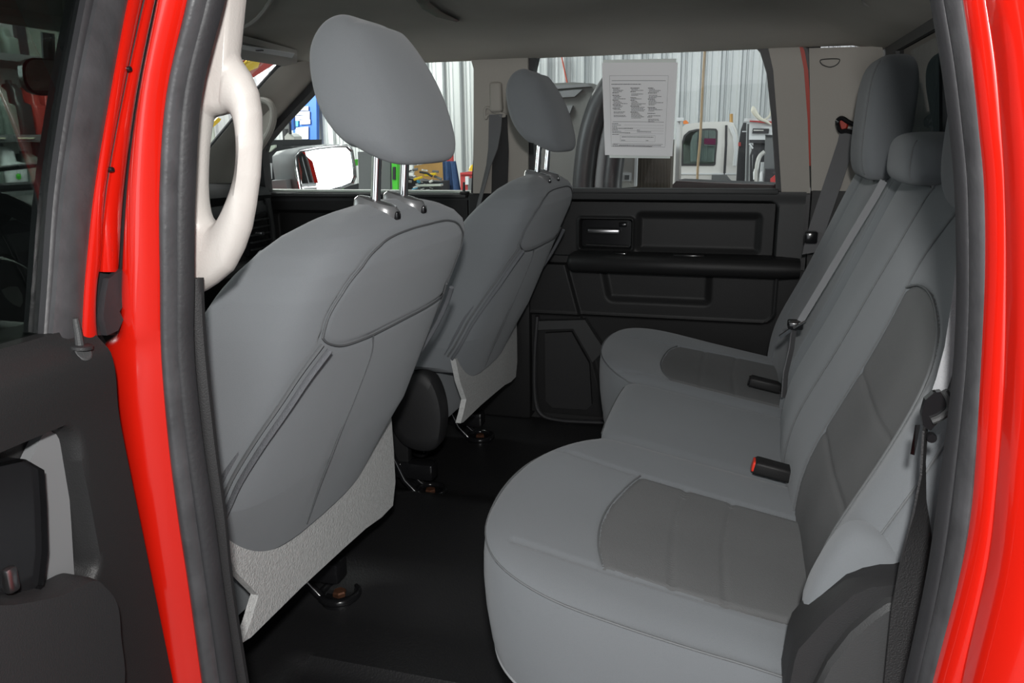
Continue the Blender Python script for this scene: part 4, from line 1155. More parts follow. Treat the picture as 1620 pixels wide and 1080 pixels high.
MB().tube([(0.1022, 0.128, 0.4643), (0.1215, 0.128, 0.4781)], 0.0026, 8).build('tongue_bar', M['chrome'], cb)
ribbon('webbing', [(0.1047, 0.147, 0.4588), (0.1031, 0.147, 0.4205), (0.0966, 0.147, 0.374), (0.0968, 0.15, 0.3262)], [(0.5, 0.85, -0.2)] * 4, 0.018, 0.002, M['belt'], cb)

# near outer belt with its latch plate
nbt = thing('seat_belt', 'grey and black seat belt with latch plate hanging at the right door edge', 'seat belt', (0.1563, -0.67, 0.5916))
ribbon('webbing', [(0.1663, -0.662, 0.7118), (0.1661, -0.665, 0.678), (0.1645, -0.668, 0.641), (0.1608, -0.67, 0.6156), (0.1558, -0.672, 0.5923)], [(0.75, -0.2, 0.3), (0.75, -0.2, 0.3), (0.7, -0.2, 0.3), (0.7, -0.2, 0.35), (0.7, -0.2, 0.35)], 0.012, 0.0016, M['belt_light'], nbt)
ribbon('webbing', [(0.1706, -0.665, 0.6252), (0.1664, -0.668, 0.6128), (0.1589, -0.672, 0.5967)], [(0.5, -0.8, 0.1)] * 3, 0.016, 0.0016, M['belt'], nbt)
tg = [(0.1468, -0.675, 0.5988), (0.152, -0.675, 0.605), (0.1572, -0.675, 0.6064), (0.1636, -0.675, 0.6012), (0.1658, -0.675, 0.5899), (0.1581, -0.675, 0.5819), (0.1536, -0.675, 0.574), (0.1479, -0.675, 0.5756), (0.1453, -0.675, 0.5871)]
MB().loft([tg, [(p[0], p[1] - 0.007, p[2]) for p in tg]]).build('tongue_body', M['gloss'], nbt, angle=30)
MB().tube(cr([(0.1587, -0.684, 0.6079), (0.163, -0.684, 0.601), (0.1639, -0.684, 0.5928), (0.1585, -0.684, 0.5861), (0.1527, -0.684, 0.5825)], 4), 0.0028, 8).build('tongue_ring', M['plastic_shade'], nbt)
MB().loft([[(0.1434, -0.675, 0.5752), (0.147, -0.675, 0.5755), (0.1457, -0.675, 0.5494), (0.1424, -0.675, 0.5502)], [(0.1427, -0.678, 0.5762), (0.1464, -0.678, 0.5766), (0.145, -0.678, 0.5506), (0.1417, -0.678, 0.5513)]]).build('tongue_blade', M['chrome'], nbt)
MB().disc((0.1553, -0.675, 0.5667), (0, -1, 0), 0.004, 0.006, 12).build('belt_stop', M['gloss'], nbt)
ribbon('webbing', [(0.1504, -0.676, 0.5762), (0.1526, -0.676, 0.5396), (0.1533, -0.678, 0.5074), (0.1557, -0.68, 0.4689), (0.1551, -0.682, 0.4171), (0.1567, -0.684, 0.3325)], [(0.28, 0.96, 0), (0.28, 0.96, 0), (0.45, 0.88, 0), (0.85, 0.5, 0), (1, 0.2, 0), (1, 0.1, 0)], 0.030, 0.0016, M['belt_dark'], nbt)

# ================================================================== near side: door pillar, weatherstrips, the open rear door
bpn = struct('trim_7', (-0.46, -0.78, 0.0))
band('pillar_paint', [((-0.4087, -0.79, 0.9777), (-0.3846, -0.79, 0.9756)), ((-0.4214, -0.79, 0.9302), (-0.3973, -0.79, 0.9286)), ((-0.4291, -0.79, 0.9044), (-0.4052, -0.79, 0.9031)), ((-0.4562, -0.79, 0.8368), (-0.4327, -0.79, 0.8362)), ((-0.4812, -0.79, 0.7633), (-0.4498, -0.79, 0.7635)), ((-0.5018, -0.79, 0.6839), (-0.4612, -0.79, 0.6855)), ((-0.5122, -0.79, 0.6446), (-0.4662, -0.79, 0.6472)), ((-0.5312, -0.79, 0.6275), (-0.4678, -0.79, 0.6315)), ((-0.5309, -0.79, 0.5974), (-0.4702, -0.79, 0.6019)), ((-0.5286, -0.79, 0.5376), (-0.4734, -0.79, 0.5431)), ((-0.5253, -0.79, 0.4627), (-0.4737, -0.79, 0.4694)), ((-0.5218, -0.79, 0.394), (-0.472, -0.79, 0.402)), ((-0.5213, -0.79, 0.2858), (-0.4711, -0.79, 0.2961)), ((-0.5213, -0.79, 0.2343), (-0.4704, -0.79, 0.2459))], M['red'], bpn, bulge=0.016, back=0.03, nseg=12)
band('weatherstrip', [((-0.39, -0.785, 0.9774), (-0.3739, -0.785, 0.976)), ((-0.4021, -0.785, 0.9299), (-0.3864, -0.785, 0.9288)), ((-0.4095, -0.785, 0.9041), (-0.394, -0.785, 0.9032)), ((-0.4379, -0.785, 0.8365), (-0.4233, -0.785, 0.8361)), ((-0.4552, -0.785, 0.7631), (-0.4399, -0.785, 0.7632)), ((-0.4661, -0.785, 0.6844), (-0.4509, -0.785, 0.685)), ((-0.4738, -0.785, 0.623), (-0.4588, -0.785, 0.624)), ((-0.4785, -0.785, 0.5407), (-0.4616, -0.785, 0.5424)), ((-0.4788, -0.785, 0.4663), (-0.4608, -0.785, 0.4686)), ((-0.477, -0.785, 0.3982), (-0.4593, -0.785, 0.401)), ((-0.4762, -0.785, 0.2913), (-0.4572, -0.785, 0.2952)), ((-0.4755, -0.785, 0.2406), (-0.4554, -0.785, 0.2451))], M['rubber_grey'], bpn, bulge=0.009, back=0.004)
band('weatherstrip', [((-0.3819, -0.775, 0.9793), (-0.3649, -0.775, 0.9778)), ((-0.3945, -0.775, 0.9313), (-0.3787, -0.775, 0.9302)), ((-0.4023, -0.775, 0.9052), (-0.3873, -0.775, 0.9044)), ((-0.4322, -0.775, 0.8368), (-0.4164, -0.775, 0.8364)), ((-0.4492, -0.775, 0.7626), (-0.4321, -0.775, 0.7627)), ((-0.4605, -0.775, 0.6828), (-0.4439, -0.775, 0.6835)), ((-0.4685, -0.775, 0.6207), (-0.4521, -0.775, 0.6218)), ((-0.4714, -0.775, 0.5375), (-0.4538, -0.775, 0.5393)), ((-0.4706, -0.775, 0.4624), (-0.4512, -0.775, 0.4649)), ((-0.4692, -0.775, 0.3935), (-0.45, -0.775, 0.3965)), ((-0.467, -0.775, 0.2857), (-0.4472, -0.775, 0.2897)), ((-0.4652, -0.775, 0.2346), (-0.4443, -0.775, 0.2394))], M['seal'], bpn, bulge=0.010, back=0.003)
band('lower_cover', [((-0.463, -0.755, 0.6848), (-0.45, -0.755, 0.6853)), ((-0.4661, -0.755, 0.662), (-0.4522, -0.755, 0.6626)), ((-0.4725, -0.755, 0.6151), (-0.4549, -0.755, 0.6162)), ((-0.4743, -0.755, 0.5295), (-0.4556, -0.755, 0.5313)), ((-0.4724, -0.755, 0.4522), (-0.4539, -0.755, 0.4546)), ((-0.4713, -0.755, 0.3812), (-0.4546, -0.755, 0.3839)), ((-0.4678, -0.755, 0.2704), (-0.4498, -0.755, 0.2741)), ((-0.4649, -0.755, 0.2181), (-0.4466, -0.755, 0.2223))], M['plastic_soft'], bpn, bulge=0.005, back=0.004)

# moulded beige pillar cover with the grab handle
GO = [(-0.4058, -0.735, 0.9897), (-0.4118, -0.735, 0.94), (-0.4164, -0.735, 0.912), (-0.4271, -0.735, 0.8835), (-0.4438, -0.735, 0.8492), (-0.4562, -0.735, 0.8029), (-0.4666, -0.735, 0.749), (-0.4749, -0.735, 0.6925), (-0.4787, -0.735, 0.6638), (-0.4659, -0.735, 0.6691), (-0.4536, -0.735, 0.676), (-0.4363, -0.735, 0.6881), (-0.4247, -0.735, 0.7042), (-0.4143, -0.735, 0.7234), (-0.4069, -0.735, 0.7442), (-0.3997, -0.735, 0.7709), (-0.3948, -0.735, 0.7996), (-0.3933, -0.735, 0.8251), (-0.395, -0.735, 0.8427), (-0.4002, -0.735, 0.8553), (-0.4085, -0.735, 0.867), (-0.4136, -0.735, 0.8804), (-0.4127, -0.735, 0.8925), (-0.4052, -0.735, 0.9113), (-0.3967, -0.735, 0.939), (-0.3843, -0.735, 0.9878)]
GH = [(-0.4428, -0.735, 0.8184), (-0.4492, -0.735, 0.7975), (-0.4533, -0.735, 0.7762), (-0.4561, -0.735, 0.7546), (-0.4555, -0.735, 0.7392), (-0.4512, -0.735, 0.7321), (-0.446, -0.735, 0.7321), (-0.4377, -0.735, 0.7416), (-0.4287, -0.735, 0.758), (-0.4222, -0.735, 0.7752), (-0.4178, -0.735, 0.792), (-0.416, -0.735, 0.8076), (-0.4173, -0.735, 0.8179), (-0.4228, -0.735, 0.8232), (-0.4322, -0.735, 0.8223)]
def rayhit(P, c, a):
    d = np.array((math.cos(a), math.sin(a)))
    best = None
    n = len(P)
    for i in range(n):
        p, q = np.array(P[i]) - c, np.array(P[(i + 1) % n]) - c
        e = q - p
        den = d[0] * e[1] - d[1] * e[0]
        if abs(den) < 1e-12:
            continue
        t = (p[0] * e[1] - p[1] * e[0]) / den
        s = (p[0] * d[1] - p[1] * d[0]) / den
        if t > 0 and -1e-9 <= s <= 1 + 1e-9 and (best is None or t > best):
            best = t
    return best or 0.01
go2 = [(p[0], p[2]) for p in GO]
gh = [(p[0], p[2]) for p in cr(GH, 6, True)]
gc = np.array(gh).mean(0)
angs = sorted(set(list(np.linspace(-math.pi, math.pi, 120, endpoint=False)) + [math.atan2(p[1] - gc[1], p[0] - gc[0]) for p in go2]))
outer, inner = [], []
for a in angs:
    d = np.array((math.cos(a), math.sin(a)))
    outer.append(gc + d * rayhit(go2, gc, a))
    inner.append(gc + d * rayhit(gh, gc, a))
def mixr(t, y):
    return [(o[0] * (1 - t) + i[0] * t, y, o[1] * (1 - t) + i[1] * t) for o, i in zip(outer, inner)]
def mixd(d, y, frm):
    # move a fixed distance d from one rim towards the other
    R = []
    for o, i in zip(outer, inner):
        L = np.linalg.norm(o - i)
        k = min(0.45, d / L)
        p = o + (i - o) * k if frm == 'o' else i + (o - i) * k
        R.append((p[0], y, p[1]))
    return R
gh_t = thing('grab_handle', 'large white beige pillar grab handle with oval opening beside the red door pillar', 'handle', (-0.44, -0.72, 0.75))
MB().loft([mixd(0.004, -0.7215, 'o'), mixr(0, -0.727), mixd(0.0015, -0.733, 'o'), mixd(0.005, -0.739, 'o'), mixd(0.011, -0.743, 'o'), mixr(0.5, -0.745), mixd(0.010, -0.743, 'i'), mixd(0.004, -0.738, 'i'), mixd(0.001, -0.731, 'i'), mixr(1, -0.724), mixd(0.004, -0.720, 'i'), mixr(0.5, -0.7195), mixd(0.004, -0.7215, 'o')], cap=False).build('grip', M['beige'], gh_t, angle=60)
PB = [(-0.4326, -0.705, 0.947), (-0.4374, -0.705, 0.9176), (-0.4487, -0.705, 0.8877), (-0.4662, -0.705, 0.8517), (-0.4792, -0.705, 0.803), (-0.4902, -0.705, 0.7464), (-0.5004, -0.705, 0.6749), (-0.496, -0.705, 0.6872), (-0.4875, -0.705, 0.7406), (-0.4809, -0.705, 0.775), (-0.4745, -0.705, 0.803), (-0.4623, -0.705, 0.8409), (-0.4474, -0.705, 0.8773), (-0.4301, -0.705, 0.9469)]
MB().loft([[(p[0], -0.705, p[2]) for p in PB], [(p[0] - 0.003, -0.69, p[2]) for p in PB]]).build('pillar_cover', M['beige'], gh_t, angle=40)

# right-hand pillar behind the rear door opening
cpn = struct('trim_8', (0.15, -0.78, 0.0))
band('weatherstrip', [((0.0887, -0.755, 0.9432), (0.0983, -0.755, 0.9424)), ((0.099, -0.755, 0.9021), (0.1082, -0.755, 0.9015)), ((0.1053, -0.755, 0.8802), (0.1142, -0.755, 0.8797)), ((0.1155, -0.755, 0.8428), (0.1245, -0.755, 0.8424)), ((0.1246, -0.755, 0.8043), (0.1332, -0.755, 0.8042)), ((0.1324, -0.755, 0.7648), (0.1412, -0.755, 0.7648)), ((0.1403, -0.755, 0.7072), (0.1488, -0.755, 0.7075)), ((0.144, -0.755, 0.6685), (0.1527, -0.755, 0.669)), ((0.146, -0.755, 0.6284), (0.1552, -0.755, 0.6292)), ((0.1469, -0.755, 0.5434), (0.1577, -0.755, 0.5447)), ((0.1462, -0.755, 0.4827), (0.1569, -0.755, 0.4844)), ((0.1409, -0.755, 0.3954), (0.1512, -0.755, 0.3975)), ((0.138, -0.755, 0.3549), (0.1484, -0.755, 0.3573))], M['seal'], cpn, bulge=0.010, back=0.004)
band('weatherstrip', [((0.0951, -0.77, 0.9387), (0.107, -0.77, 0.9377)), ((0.1047, -0.77, 0.8989), (0.1162, -0.77, 0.8982)), ((0.1105, -0.77, 0.8776), (0.1218, -0.77, 0.877)), ((0.1205, -0.77, 0.8414), (0.1309, -0.77, 0.841)), ((0.1291, -0.77, 0.8041), (0.1388, -0.77, 0.804)), ((0.1368, -0.77, 0.7657), (0.1467, -0.77, 0.7658)), ((0.1442, -0.77, 0.7099), (0.1539, -0.77, 0.7102)), ((0.148, -0.77, 0.6724), (0.1578, -0.77, 0.673)), ((0.1504, -0.77, 0.6336), (0.1604, -0.77, 0.6344)), ((0.1528, -0.77, 0.5513), (0.1658, -0.77, 0.5529)), ((0.152, -0.77, 0.4925), (0.1646, -0.77, 0.4945)), ((0.1464, -0.77, 0.4079), (0.1579, -0.77, 0.4102)), ((0.1437, -0.77, 0.3686), (0.1555, -0.77, 0.3713))], M['rubber_grey'], cpn, bulge=0.012, back=0.004)
band('pillar_paint', [((0.1032, -0.785, 0.9341), (0.1196, -0.785, 0.9326)), ((0.1121, -0.785, 0.8956), (0.1288, -0.785, 0.8945)), ((0.1175, -0.785, 0.875), (0.1342, -0.785, 0.8741)), ((0.1263, -0.785, 0.8399), (0.1435, -0.785, 0.8393)), ((0.1341, -0.785, 0.8039), (0.1508, -0.785, 0.8036)), ((0.1417, -0.785, 0.7667), (0.1576, -0.785, 0.7668)), ((0.1488, -0.785, 0.7126), (0.1653, -0.785, 0.7132)), ((0.155, -0.785, 0.6387), (0.1735, -0.785, 0.6402)), ((0.1603, -0.785, 0.5594), (0.1786, -0.785, 0.5617)), ((0.159, -0.785, 0.5025), (0.1801, -0.785, 0.5058)), ((0.1521, -0.785, 0.4204), (0.1757, -0.785, 0.4252)), ((0.1497, -0.785, 0.3824), (0.1745, -0.785, 0.388))], M['red'], cpn, bulge=0.012, back=0.05, nseg=12)
band('outer_panel', [((0.1125, -0.815, 0.9254), (0.1516, -0.815, 0.9219)), ((0.1211, -0.815, 0.8893), (0.161, -0.815, 0.8867)), ((0.1262, -0.815, 0.87), (0.1667, -0.815, 0.8678)), ((0.135, -0.815, 0.8372), (0.1758, -0.815, 0.8357)), ((0.1419, -0.815, 0.8034), (0.1837, -0.815, 0.8028)), ((0.1483, -0.815, 0.7686), (0.1903, -0.815, 0.7689)), ((0.1556, -0.815, 0.718), (0.1993, -0.815, 0.7196)), ((0.1633, -0.815, 0.6489), (0.2094, -0.815, 0.6526)), ((0.1681, -0.815, 0.5748), (0.2186, -0.815, 0.5811)), ((0.1695, -0.815, 0.5219), (0.2213, -0.815, 0.5301)), ((0.1653, -0.815, 0.4457), (0.2233, -0.815, 0.4576)), ((0.1642, -0.815, 0.4106), (0.2246, -0.815, 0.4243))], M['red'], cpn, bulge=0.022, back=0.06, nseg=12)
MB().box(0.43, 1.5, -0.88, -0.80, -0.15, 0.62, 0.02).build('bedside', M['red'], cpn)
MB().loft([[(0.235, -0.85, -0.15), (0.40, -0.85, -0.15), (0.40, -0.70, -0.15), (0.37, -0.70, -0.15), (0.37, -0.80, -0.15), (0.235, -0.80, -0.15)], [(0.235, -0.865, 0.60), (0.40, -0.865, 0.60), (0.40, -0.70, 0.60), (0.37, -0.70, 0.60), (0.37, -0.80, 0.60), (0.235, -0.80, 0.60)], [(0.225, -0.80, 1.0), (0.35, -0.80, 1.0), (0.35, -0.70, 1.0), (0.33, -0.70, 1.0), (0.33, -0.765, 1.0), (0.225, -0.765, 1.0)]]).build('cab_corner', M['red'], cpn, angle=40)
MB().box(0.168, 0.27, -0.79, -0.735, -0.15, 0.99, 0.006).build('pillar_core', M['red'], cpn)
MB().box(-0.30, 0.30, -0.85, -0.70, -0.20, -0.02, 0.02).build('sill', M['red'], cpn)

# ---- the open rear door: it stands square to the body, its inner side towards us
d3 = struct('door_3', (-0.5, -0.83, 0.0))
band('glass_channel', [((-0.5, -0.7308, 1.001), (-0.5, -0.6931, 1.011)), ((-0.5, -0.7598, 0.9412), (-0.5, -0.7232, 0.9481)), ((-0.5, -0.7768, 0.9103), (-0.5, -0.7408, 0.9157)), ((-0.5, -0.8098, 0.837), (-0.5, -0.7747, 0.8386)), ((-0.5, -0.8373, 0.7662), (-0.5, -0.8055, 0.7642)), ((-0.5, -0.8579, 0.6961), (-0.5, -0.8291, 0.6909)), ((-0.5, -0.8714, 0.6505), (-0.5, -0.8408, 0.6426))], M['rubber_grey'], d3, out=(1, 0, 0), bulge=0.003, back=0.02)
band('glass_run', [((-0.506, -0.743, 0.9986), (-0.506, -0.7247, 1.003)), ((-0.506, -0.7682, 0.94), (-0.506, -0.753, 0.9429)), ((-0.506, -0.7829, 0.9097), (-0.506, -0.7695, 0.9117)), ((-0.506, -0.8141, 0.8369), (-0.506, -0.8029, 0.8374)), ((-0.506, -0.8408, 0.7663), (-0.506, -0.8308, 0.7657)), ((-0.506, -0.8608, 0.6963), (-0.506, -0.8516, 0.6947)), ((-0.506, -0.8737, 0.6507), (-0.506, -0.8653, 0.6485))], M['seal'], d3, out=(1, 0, 0), bulge=0.002, back=0.02)
band('frame_flange', [((-0.497, -0.6957, 1.01), (-0.497, -0.6782, 1.015)), ((-0.497, -0.7268, 0.9472), (-0.497, -0.7104, 0.9503)), ((-0.497, -0.7451, 0.9149), (-0.497, -0.7293, 0.9173)), ((-0.497, -0.7788, 0.8383), (-0.497, -0.7668, 0.8389)), ((-0.497, -0.8093, 0.7644), (-0.497, -0.7994, 0.7638)), ((-0.497, -0.8256, 0.7159), (-0.497, -0.8127, 0.7141)), ((-0.497, -0.8333, 0.6918), (-0.497, -0.8219, 0.6898)), ((-0.497, -0.8398, 0.6675), (-0.497, -0.8279, 0.6649)), ((-0.497, -0.8453, 0.6455), (-0.497, -0.8303, 0.6417))], M['red'], d3, out=(1, 0, 0), bulge=0.002, back=0.012)
band('frame_flange', [((-0.497, -0.6722, 1.016), (-0.497, -0.6609, 1.019)), ((-0.497, -0.7047, 0.9514), (-0.497, -0.694, 0.9534)), ((-0.497, -0.7238, 0.9181), (-0.497, -0.7135, 0.9196)), ((-0.497, -0.7625, 0.8391), (-0.497, -0.7508, 0.8396)), ((-0.497, -0.7954, 0.7635), (-0.497, -0.7794, 0.7626)), ((-0.497, -0.8107, 0.7139), (-0.497, -0.7938, 0.7115)), ((-0.497, -0.8142, 0.6988), (-0.497, -0.7981, 0.6962))], M['red'], d3, out=(1, 0, 0), bulge=0.002, back=0.012)
band('frame_seal', [((-0.504, -0.703, 1.009), (-0.504, -0.6223, 1.03)), ((-0.504, -0.7313, 0.9468), (-0.504, -0.666, 0.9592)), ((-0.504, -0.7479, 0.9149), (-0.504, -0.6916, 0.9233)), ((-0.504, -0.7793, 0.8385), (-0.504, -0.7303, 0.8407)), ((-0.504, -0.8098, 0.7644), (-0.504, -0.7615, 0.7614)), ((-0.504, -0.8332, 0.6915), (-0.504, -0.7855, 0.683)), ((-0.504, -0.8438, 0.6525), (-0.504, -0.8017, 0.6423))], M['seal'], d3, out=(1, 0, 0), bulge=0.0005, back=0.012)
band('frame_groove', [((-0.5, -0.676, 1.016), (-0.5, -0.6665, 1.018)), ((-0.5, -0.7082, 0.9509), (-0.5, -0.6993, 0.9526)), ((-0.5, -0.7272, 0.9177), (-0.5, -0.7186, 0.919)), ((-0.5, -0.7649, 0.839), (-0.5, -0.7577, 0.8394)), ((-0.5, -0.7975, 0.7637), (-0.5, -0.7908, 0.7632)), ((-0.5, -0.8173, 0.7044), (-0.5, -0.8082, 0.703))], M['rubber_grey'], d3, out=(1, 0, 0), bulge=0.0005, back=0.006)
for py_ in ((-0.496, -0.7584, 0.8598), (-0.496, -0.7928, 0.7796)):
    MB().disc(py_, (1, 0, 0), 0.0022, 0.003, 10).build('stud', M['gloss'], d3)
TR = [(-0.498, -0.8141, 0.6936), (-0.498, -0.7972, 0.6987), (-0.498, -0.7959, 0.6824), (-0.498, -0.8002, 0.6708), (-0.498, -0.8077, 0.6647), (-0.498, -0.8049, 0.6571), (-0.498, -0.812, 0.6495), (-0.498, -0.8246, 0.6482), (-0.498, -0.8256, 0.6643), (-0.498, -0.8209, 0.6791)]
MB().loft([TR, [(p[0] + 0.006, p[1], p[2]) for p in TR]]).build('torn_seal', M['seal'], d3, angle=30)
ge = [(-0.512, -0.8439, 0.6426), (-0.512, -0.7457, 0.9541)]
G4 = [(-0.512, ge[0][1], 0.64), (-0.512, ge[1][1], 0.96), (-0.512, -1.10, 1.0), (-0.512, -1.62, 0.95), (-0.512, -1.72, 0.64)]
MB().loft([G4, [(x - 0.004, y, z) for x, y, z in G4]]).build('window_4', M['glass_tint'], smooth=False, kind='structure')
wl_box('top_frame', -0.53, -0.495, -1.64, -0.74, 0.955, 0.99, M['seal'], d3, r=0.006)
def d3face(Y, Z):
    x = -0.500 + 0.010 * sstep((0.655 - Z) / 0.02)
    x = x + 0.006 * np.exp(-((Z - 0.625) / 0.03) ** 2)
    dm = sdr(Y, Z, -1.40, -0.872, 0.455, 0.588, 0.015)
    return x - 0.026 * sstep((0.004 - dm) / 0.010)
ysd = np.linspace(-1.74, -0.822, 260)
zsd = np.linspace(-0.02, 0.660, 170)
Yd, Zd = np.meshgrid(ysd, zsd, indexing='ij')
E1 = np.interp(Zd, [-0.02, 0.31, 0.64, 0.66], [-0.80, -0.808, -0.831, -0.833])
Yd = np.where(Yd > -0.90, -0.90 + (Yd + 0.90) / (-0.822 + 0.90) * (E1 + 0.90), Yd)
Xd = d3face(Yd, Zd)
Vd = np.stack([Xd, Yd, Zd], -1).reshape(-1, 3)
nn_ = len(Vd)
Vb = Vd.copy()
Vb[:, 0] = -0.545
Fd = grid_faces(260, 170)
rim = [i * 170 for i in range(260)] + [259 * 170 + j for j in range(1, 170)] + [i * 170 + 169 for i in range(258, -1, -1)] + [j for j in range(168, 0, -1)]
Vr = Vd[rim].copy()
Vr[:, 0] = -0.55
Fd2 = Fd + [(rim[i], rim[(i + 1) % len(rim)], nn_ + (i + 1) % len(rim), nn_ + i) for i in range(len(rim))] + [tuple(nn_ + i for i in range(len(rim)))]
obj('trim_panel', np.vstack([Vd, Vr]), Fd2, M['plastic'], d3, angle=50)
MB().box(-0.62, -0.552, -1.74, -0.86, -0.05, 0.655, 0.02).build('outer_skin', M['red'], d3)
BZ = [(-0.505, -0.8812, 0.4569), (-0.505, -0.8758, 0.5023), (-0.505, -0.8689, 0.5679), (-0.505, -0.8708, 0.5809), (-0.505, -0.8768, 0.5905), (-0.505, -0.8888, 0.5835), (-0.505, -0.9076, 0.5628), (-0.505, -0.9177, 0.5392), (-0.505, -0.9305, 0.4683)]
bz = MB().loft([BZ, [(p[0] - 0.01, p[1], p[2]) for p in BZ]]).build('handle_bezel', M['dark_grey'], d3, angle=30)
HL = [(-0.495, -0.9054, 0.5645), (-0.495, -0.9087, 0.5361), (-0.495, -0.9141, 0.502), (-0.495, -0.9224, 0.4773), (-0.495, -0.94, 0.4722), (-0.495, -0.9722, 0.4899), (-0.495, -0.953, 0.5857), (-0.495, -0.9191, 0.5788)]
MB().loft([HL, [(p[0] + 0.006, p[1], p[2]) for p in HL], [(p[0] - 0.012, p[1], p[2]) for p in HL]]).build('door_handle', M['gloss'], d3, angle=30)
hk = (-0.486, -0.9492, 0.4998)
MB().box(hk[0] - 0.004, hk[0] + 0.004, hk[1] - 0.006, hk[1] + 0.004, hk[2] - 0.010, hk[2] + 0.010, 0.003).build('handle_glint', M['chrome_dull'], d3)  # bright steel block stands in for a highlight on the black handle
AO = cr([(-0.48, -0.8853, 0.36), (-0.48, -0.8776, 0.409), (-0.48, -0.8764, 0.4378), (-0.48, -0.8857, 0.4596), (-0.48, -0.8964, 0.4714), (-0.48, -0.9255, 0.4763), (-0.48, -0.9651, 0.4929), (-0.48, -1.007, 0.5141), (-0.48, -1.02, 0.4487), (-0.48, -0.9343, 0.3691)], 5, True)
MB().loft([[(-0.50, p[1], p[2]) for p in AO], [(-0.478, p[1], p[2]) for p in AO], [(-0.470, p[1] * 0.985 - 0.0135, p[2] * 0.985 + 0.005) for p in AO]]).build('armrest', M['plastic_soft'], d3, angle=50)
lp = [(-0.492, -0.8532, 0.6442), (-0.492, -0.8531, 0.658), (-0.492, -0.8535, 0.6692)]
MB().tube(lp, 0.0030, 10, taper=[1.15, 0.95, 0.8]).build('lock_pin', M['plastic_shade'], d3)
MB().disc((-0.492, -0.8525, 0.6446), (0.1, 0.1, 1), 0.009, 0.003).build('pin_collar', M['plastic_soft'], d3)
MB().disc((-0.49, -0.8541, 0.6405), (0.8, -0.1, 0.6), 0.007, 0.003).build('belt_rivet', M['plastic_shade'], d3)

# ---- closed near front door and its glass, seen only through the open door's window
d4 = struct('door_4', (-1.0, -0.80, 0.0))
MB().box(-1.55, -0.535, -0.85, -0.77, -0.05, 0.645, 0.02).build('door_panel', M['plastic'], d4)
MB().box(-1.15, -0.535, -0.80, -0.76, 0.965, 1.0, 0.008).build('top_frame', M['plastic'], d4)
MB().loft([[(-1.60, -0.82, 0.64), (-1.55, -0.82, 0.64), (-1.55, -0.78, 0.64), (-1.60, -0.78, 0.64)], [(-1.20, -0.80, 0.99), (-1.14, -0.80, 0.99), (-1.14, -0.76, 0.99), (-1.20, -0.76, 0.99)]]).build('front_frame', M['plastic'], d4)
G5 = [(-1.56, -0.805, 0.64), (-0.535, -0.805, 0.64), (-0.52, -0.785, 0.98), (-1.17, -0.785, 0.98)]
MB().loft([G5, [(x, y - 0.004, z) for x, y, z in G5]]).build('window_5', M['glass_clear'], smooth=False, kind='structure')

# ================================================================== the workshop beyond the truck
GZ = -0.62
MB().box(-14, 10, 0.95, 11.2, GZ - 0.1, GZ).build('floor', M['concrete'], kind='structure', smooth=False)
MB().box(-14, 10, -7, 0.95, GZ - 0.1, GZ).build('floor', M['concrete'], kind='structure', smooth=False)
wb = struct('wall_back', (0, 11, GZ))
rib = [(0.0, 0.0), (0.035, 0.0), (0.055, 0.055), (0.085, 0.055), (0.105, 0.0), (0.150, 0.0), (0.160, 0.012), (0.172, 0.012), (0.182, 0.0), (0.215, 0.0), (0.225, 0.012), (0.237, 0.012), (0.247, 0.0), (0.285, 0.0)]
P0 = [(k * 0.285 + x, y) for k in range(4) for x, y in rib]
pm = None
for n in range(20):
    x0 = -13.6 + n * 1.14
    if pm is None:
        pm = MB().loft([[(x, 11 - y, z) for x, y in P0] + [(x, 11.03, z) for x, y in P0[::-1]] for z in (GZ, 4.6)]).build('steel_panel', M['steel_wall'], wb, angle=15)
        base = pm
        base.location.x = x0
    else:
        o = base.copy()
        C.objects.link(o)
        o.parent = wb
        o.location.x = x0
wl_ = struct('wall_left', (-9.0, 0, GZ))
MB().box(-9.1, -9.0, -6, 11, GZ, 4.6).build('wall_sheet', M['pale_wall'], wl_, smooth=False)

def bg_outline(name, pts, y, depth, m, parent=None, angle=30, down=None):
    O = [(p[0], p[2]) for p in pts]
    if down is not None:
        zm = min(p[1] for p in O)
        O = [(x, down if z < zm + 0.10 else z) for x, z in O]
    return MB().prism(O, 'y', y, y + depth).build(name, m, parent, angle=angle)

# ---- white post and the moulded grey machine just outside the far window
mc_ = thing('machine_cowl', 'big moulded grey machine cowl with black curved duct outside the far rear window', 'machine', (-0.7811, 2.4, 0.5913))
bg_outline('cowl', [(-1.252, 2.4, 0.0524), (-1.199, 2.4, 1.004), (-1.104, 2.4, 1.036), (-0.8954, 2.4, 1.047), (-0.7846, 2.4, 1.049), (-0.6872, 2.4, 1.041), (-0.6519, 2.4, 1.026), (-0.628, 2.4, 0.9895), (-0.6137, 2.4, 0.8498), (-0.6292, 2.4, 0.5626), (-0.6361, 2.4, 0.0781)], 2.4, 0.5, M['grey_cowl'], mc_, down=GZ)
bg_outline('ridge', [(-0.893, 2.39, 1.035), (-0.7088, 2.39, 1.038), (-0.691, 2.39, 1.027), (-0.893, 2.39, 1.018)], 2.375, 0.03, M['dark_grey'], mc_)
bg_outline('ridge', [(-0.881, 2.39, 1.007), (-0.7615, 2.39, 1.015), (-0.732, 2.39, 1.014), (-0.7672, 2.39, 0.9842), (-0.8689, 2.39, 0.9811)], 2.375, 0.03, M['dark_grey'], mc_)
bg_outline('ridge', [(-0.8206, 2.39, 0.9435), (-0.7758, 2.39, 0.9453), (-0.7875, 2.39, 0.9174), (-0.7993, 2.39, 0.8922)], 2.375, 0.03, M['dark_grey'], mc_)
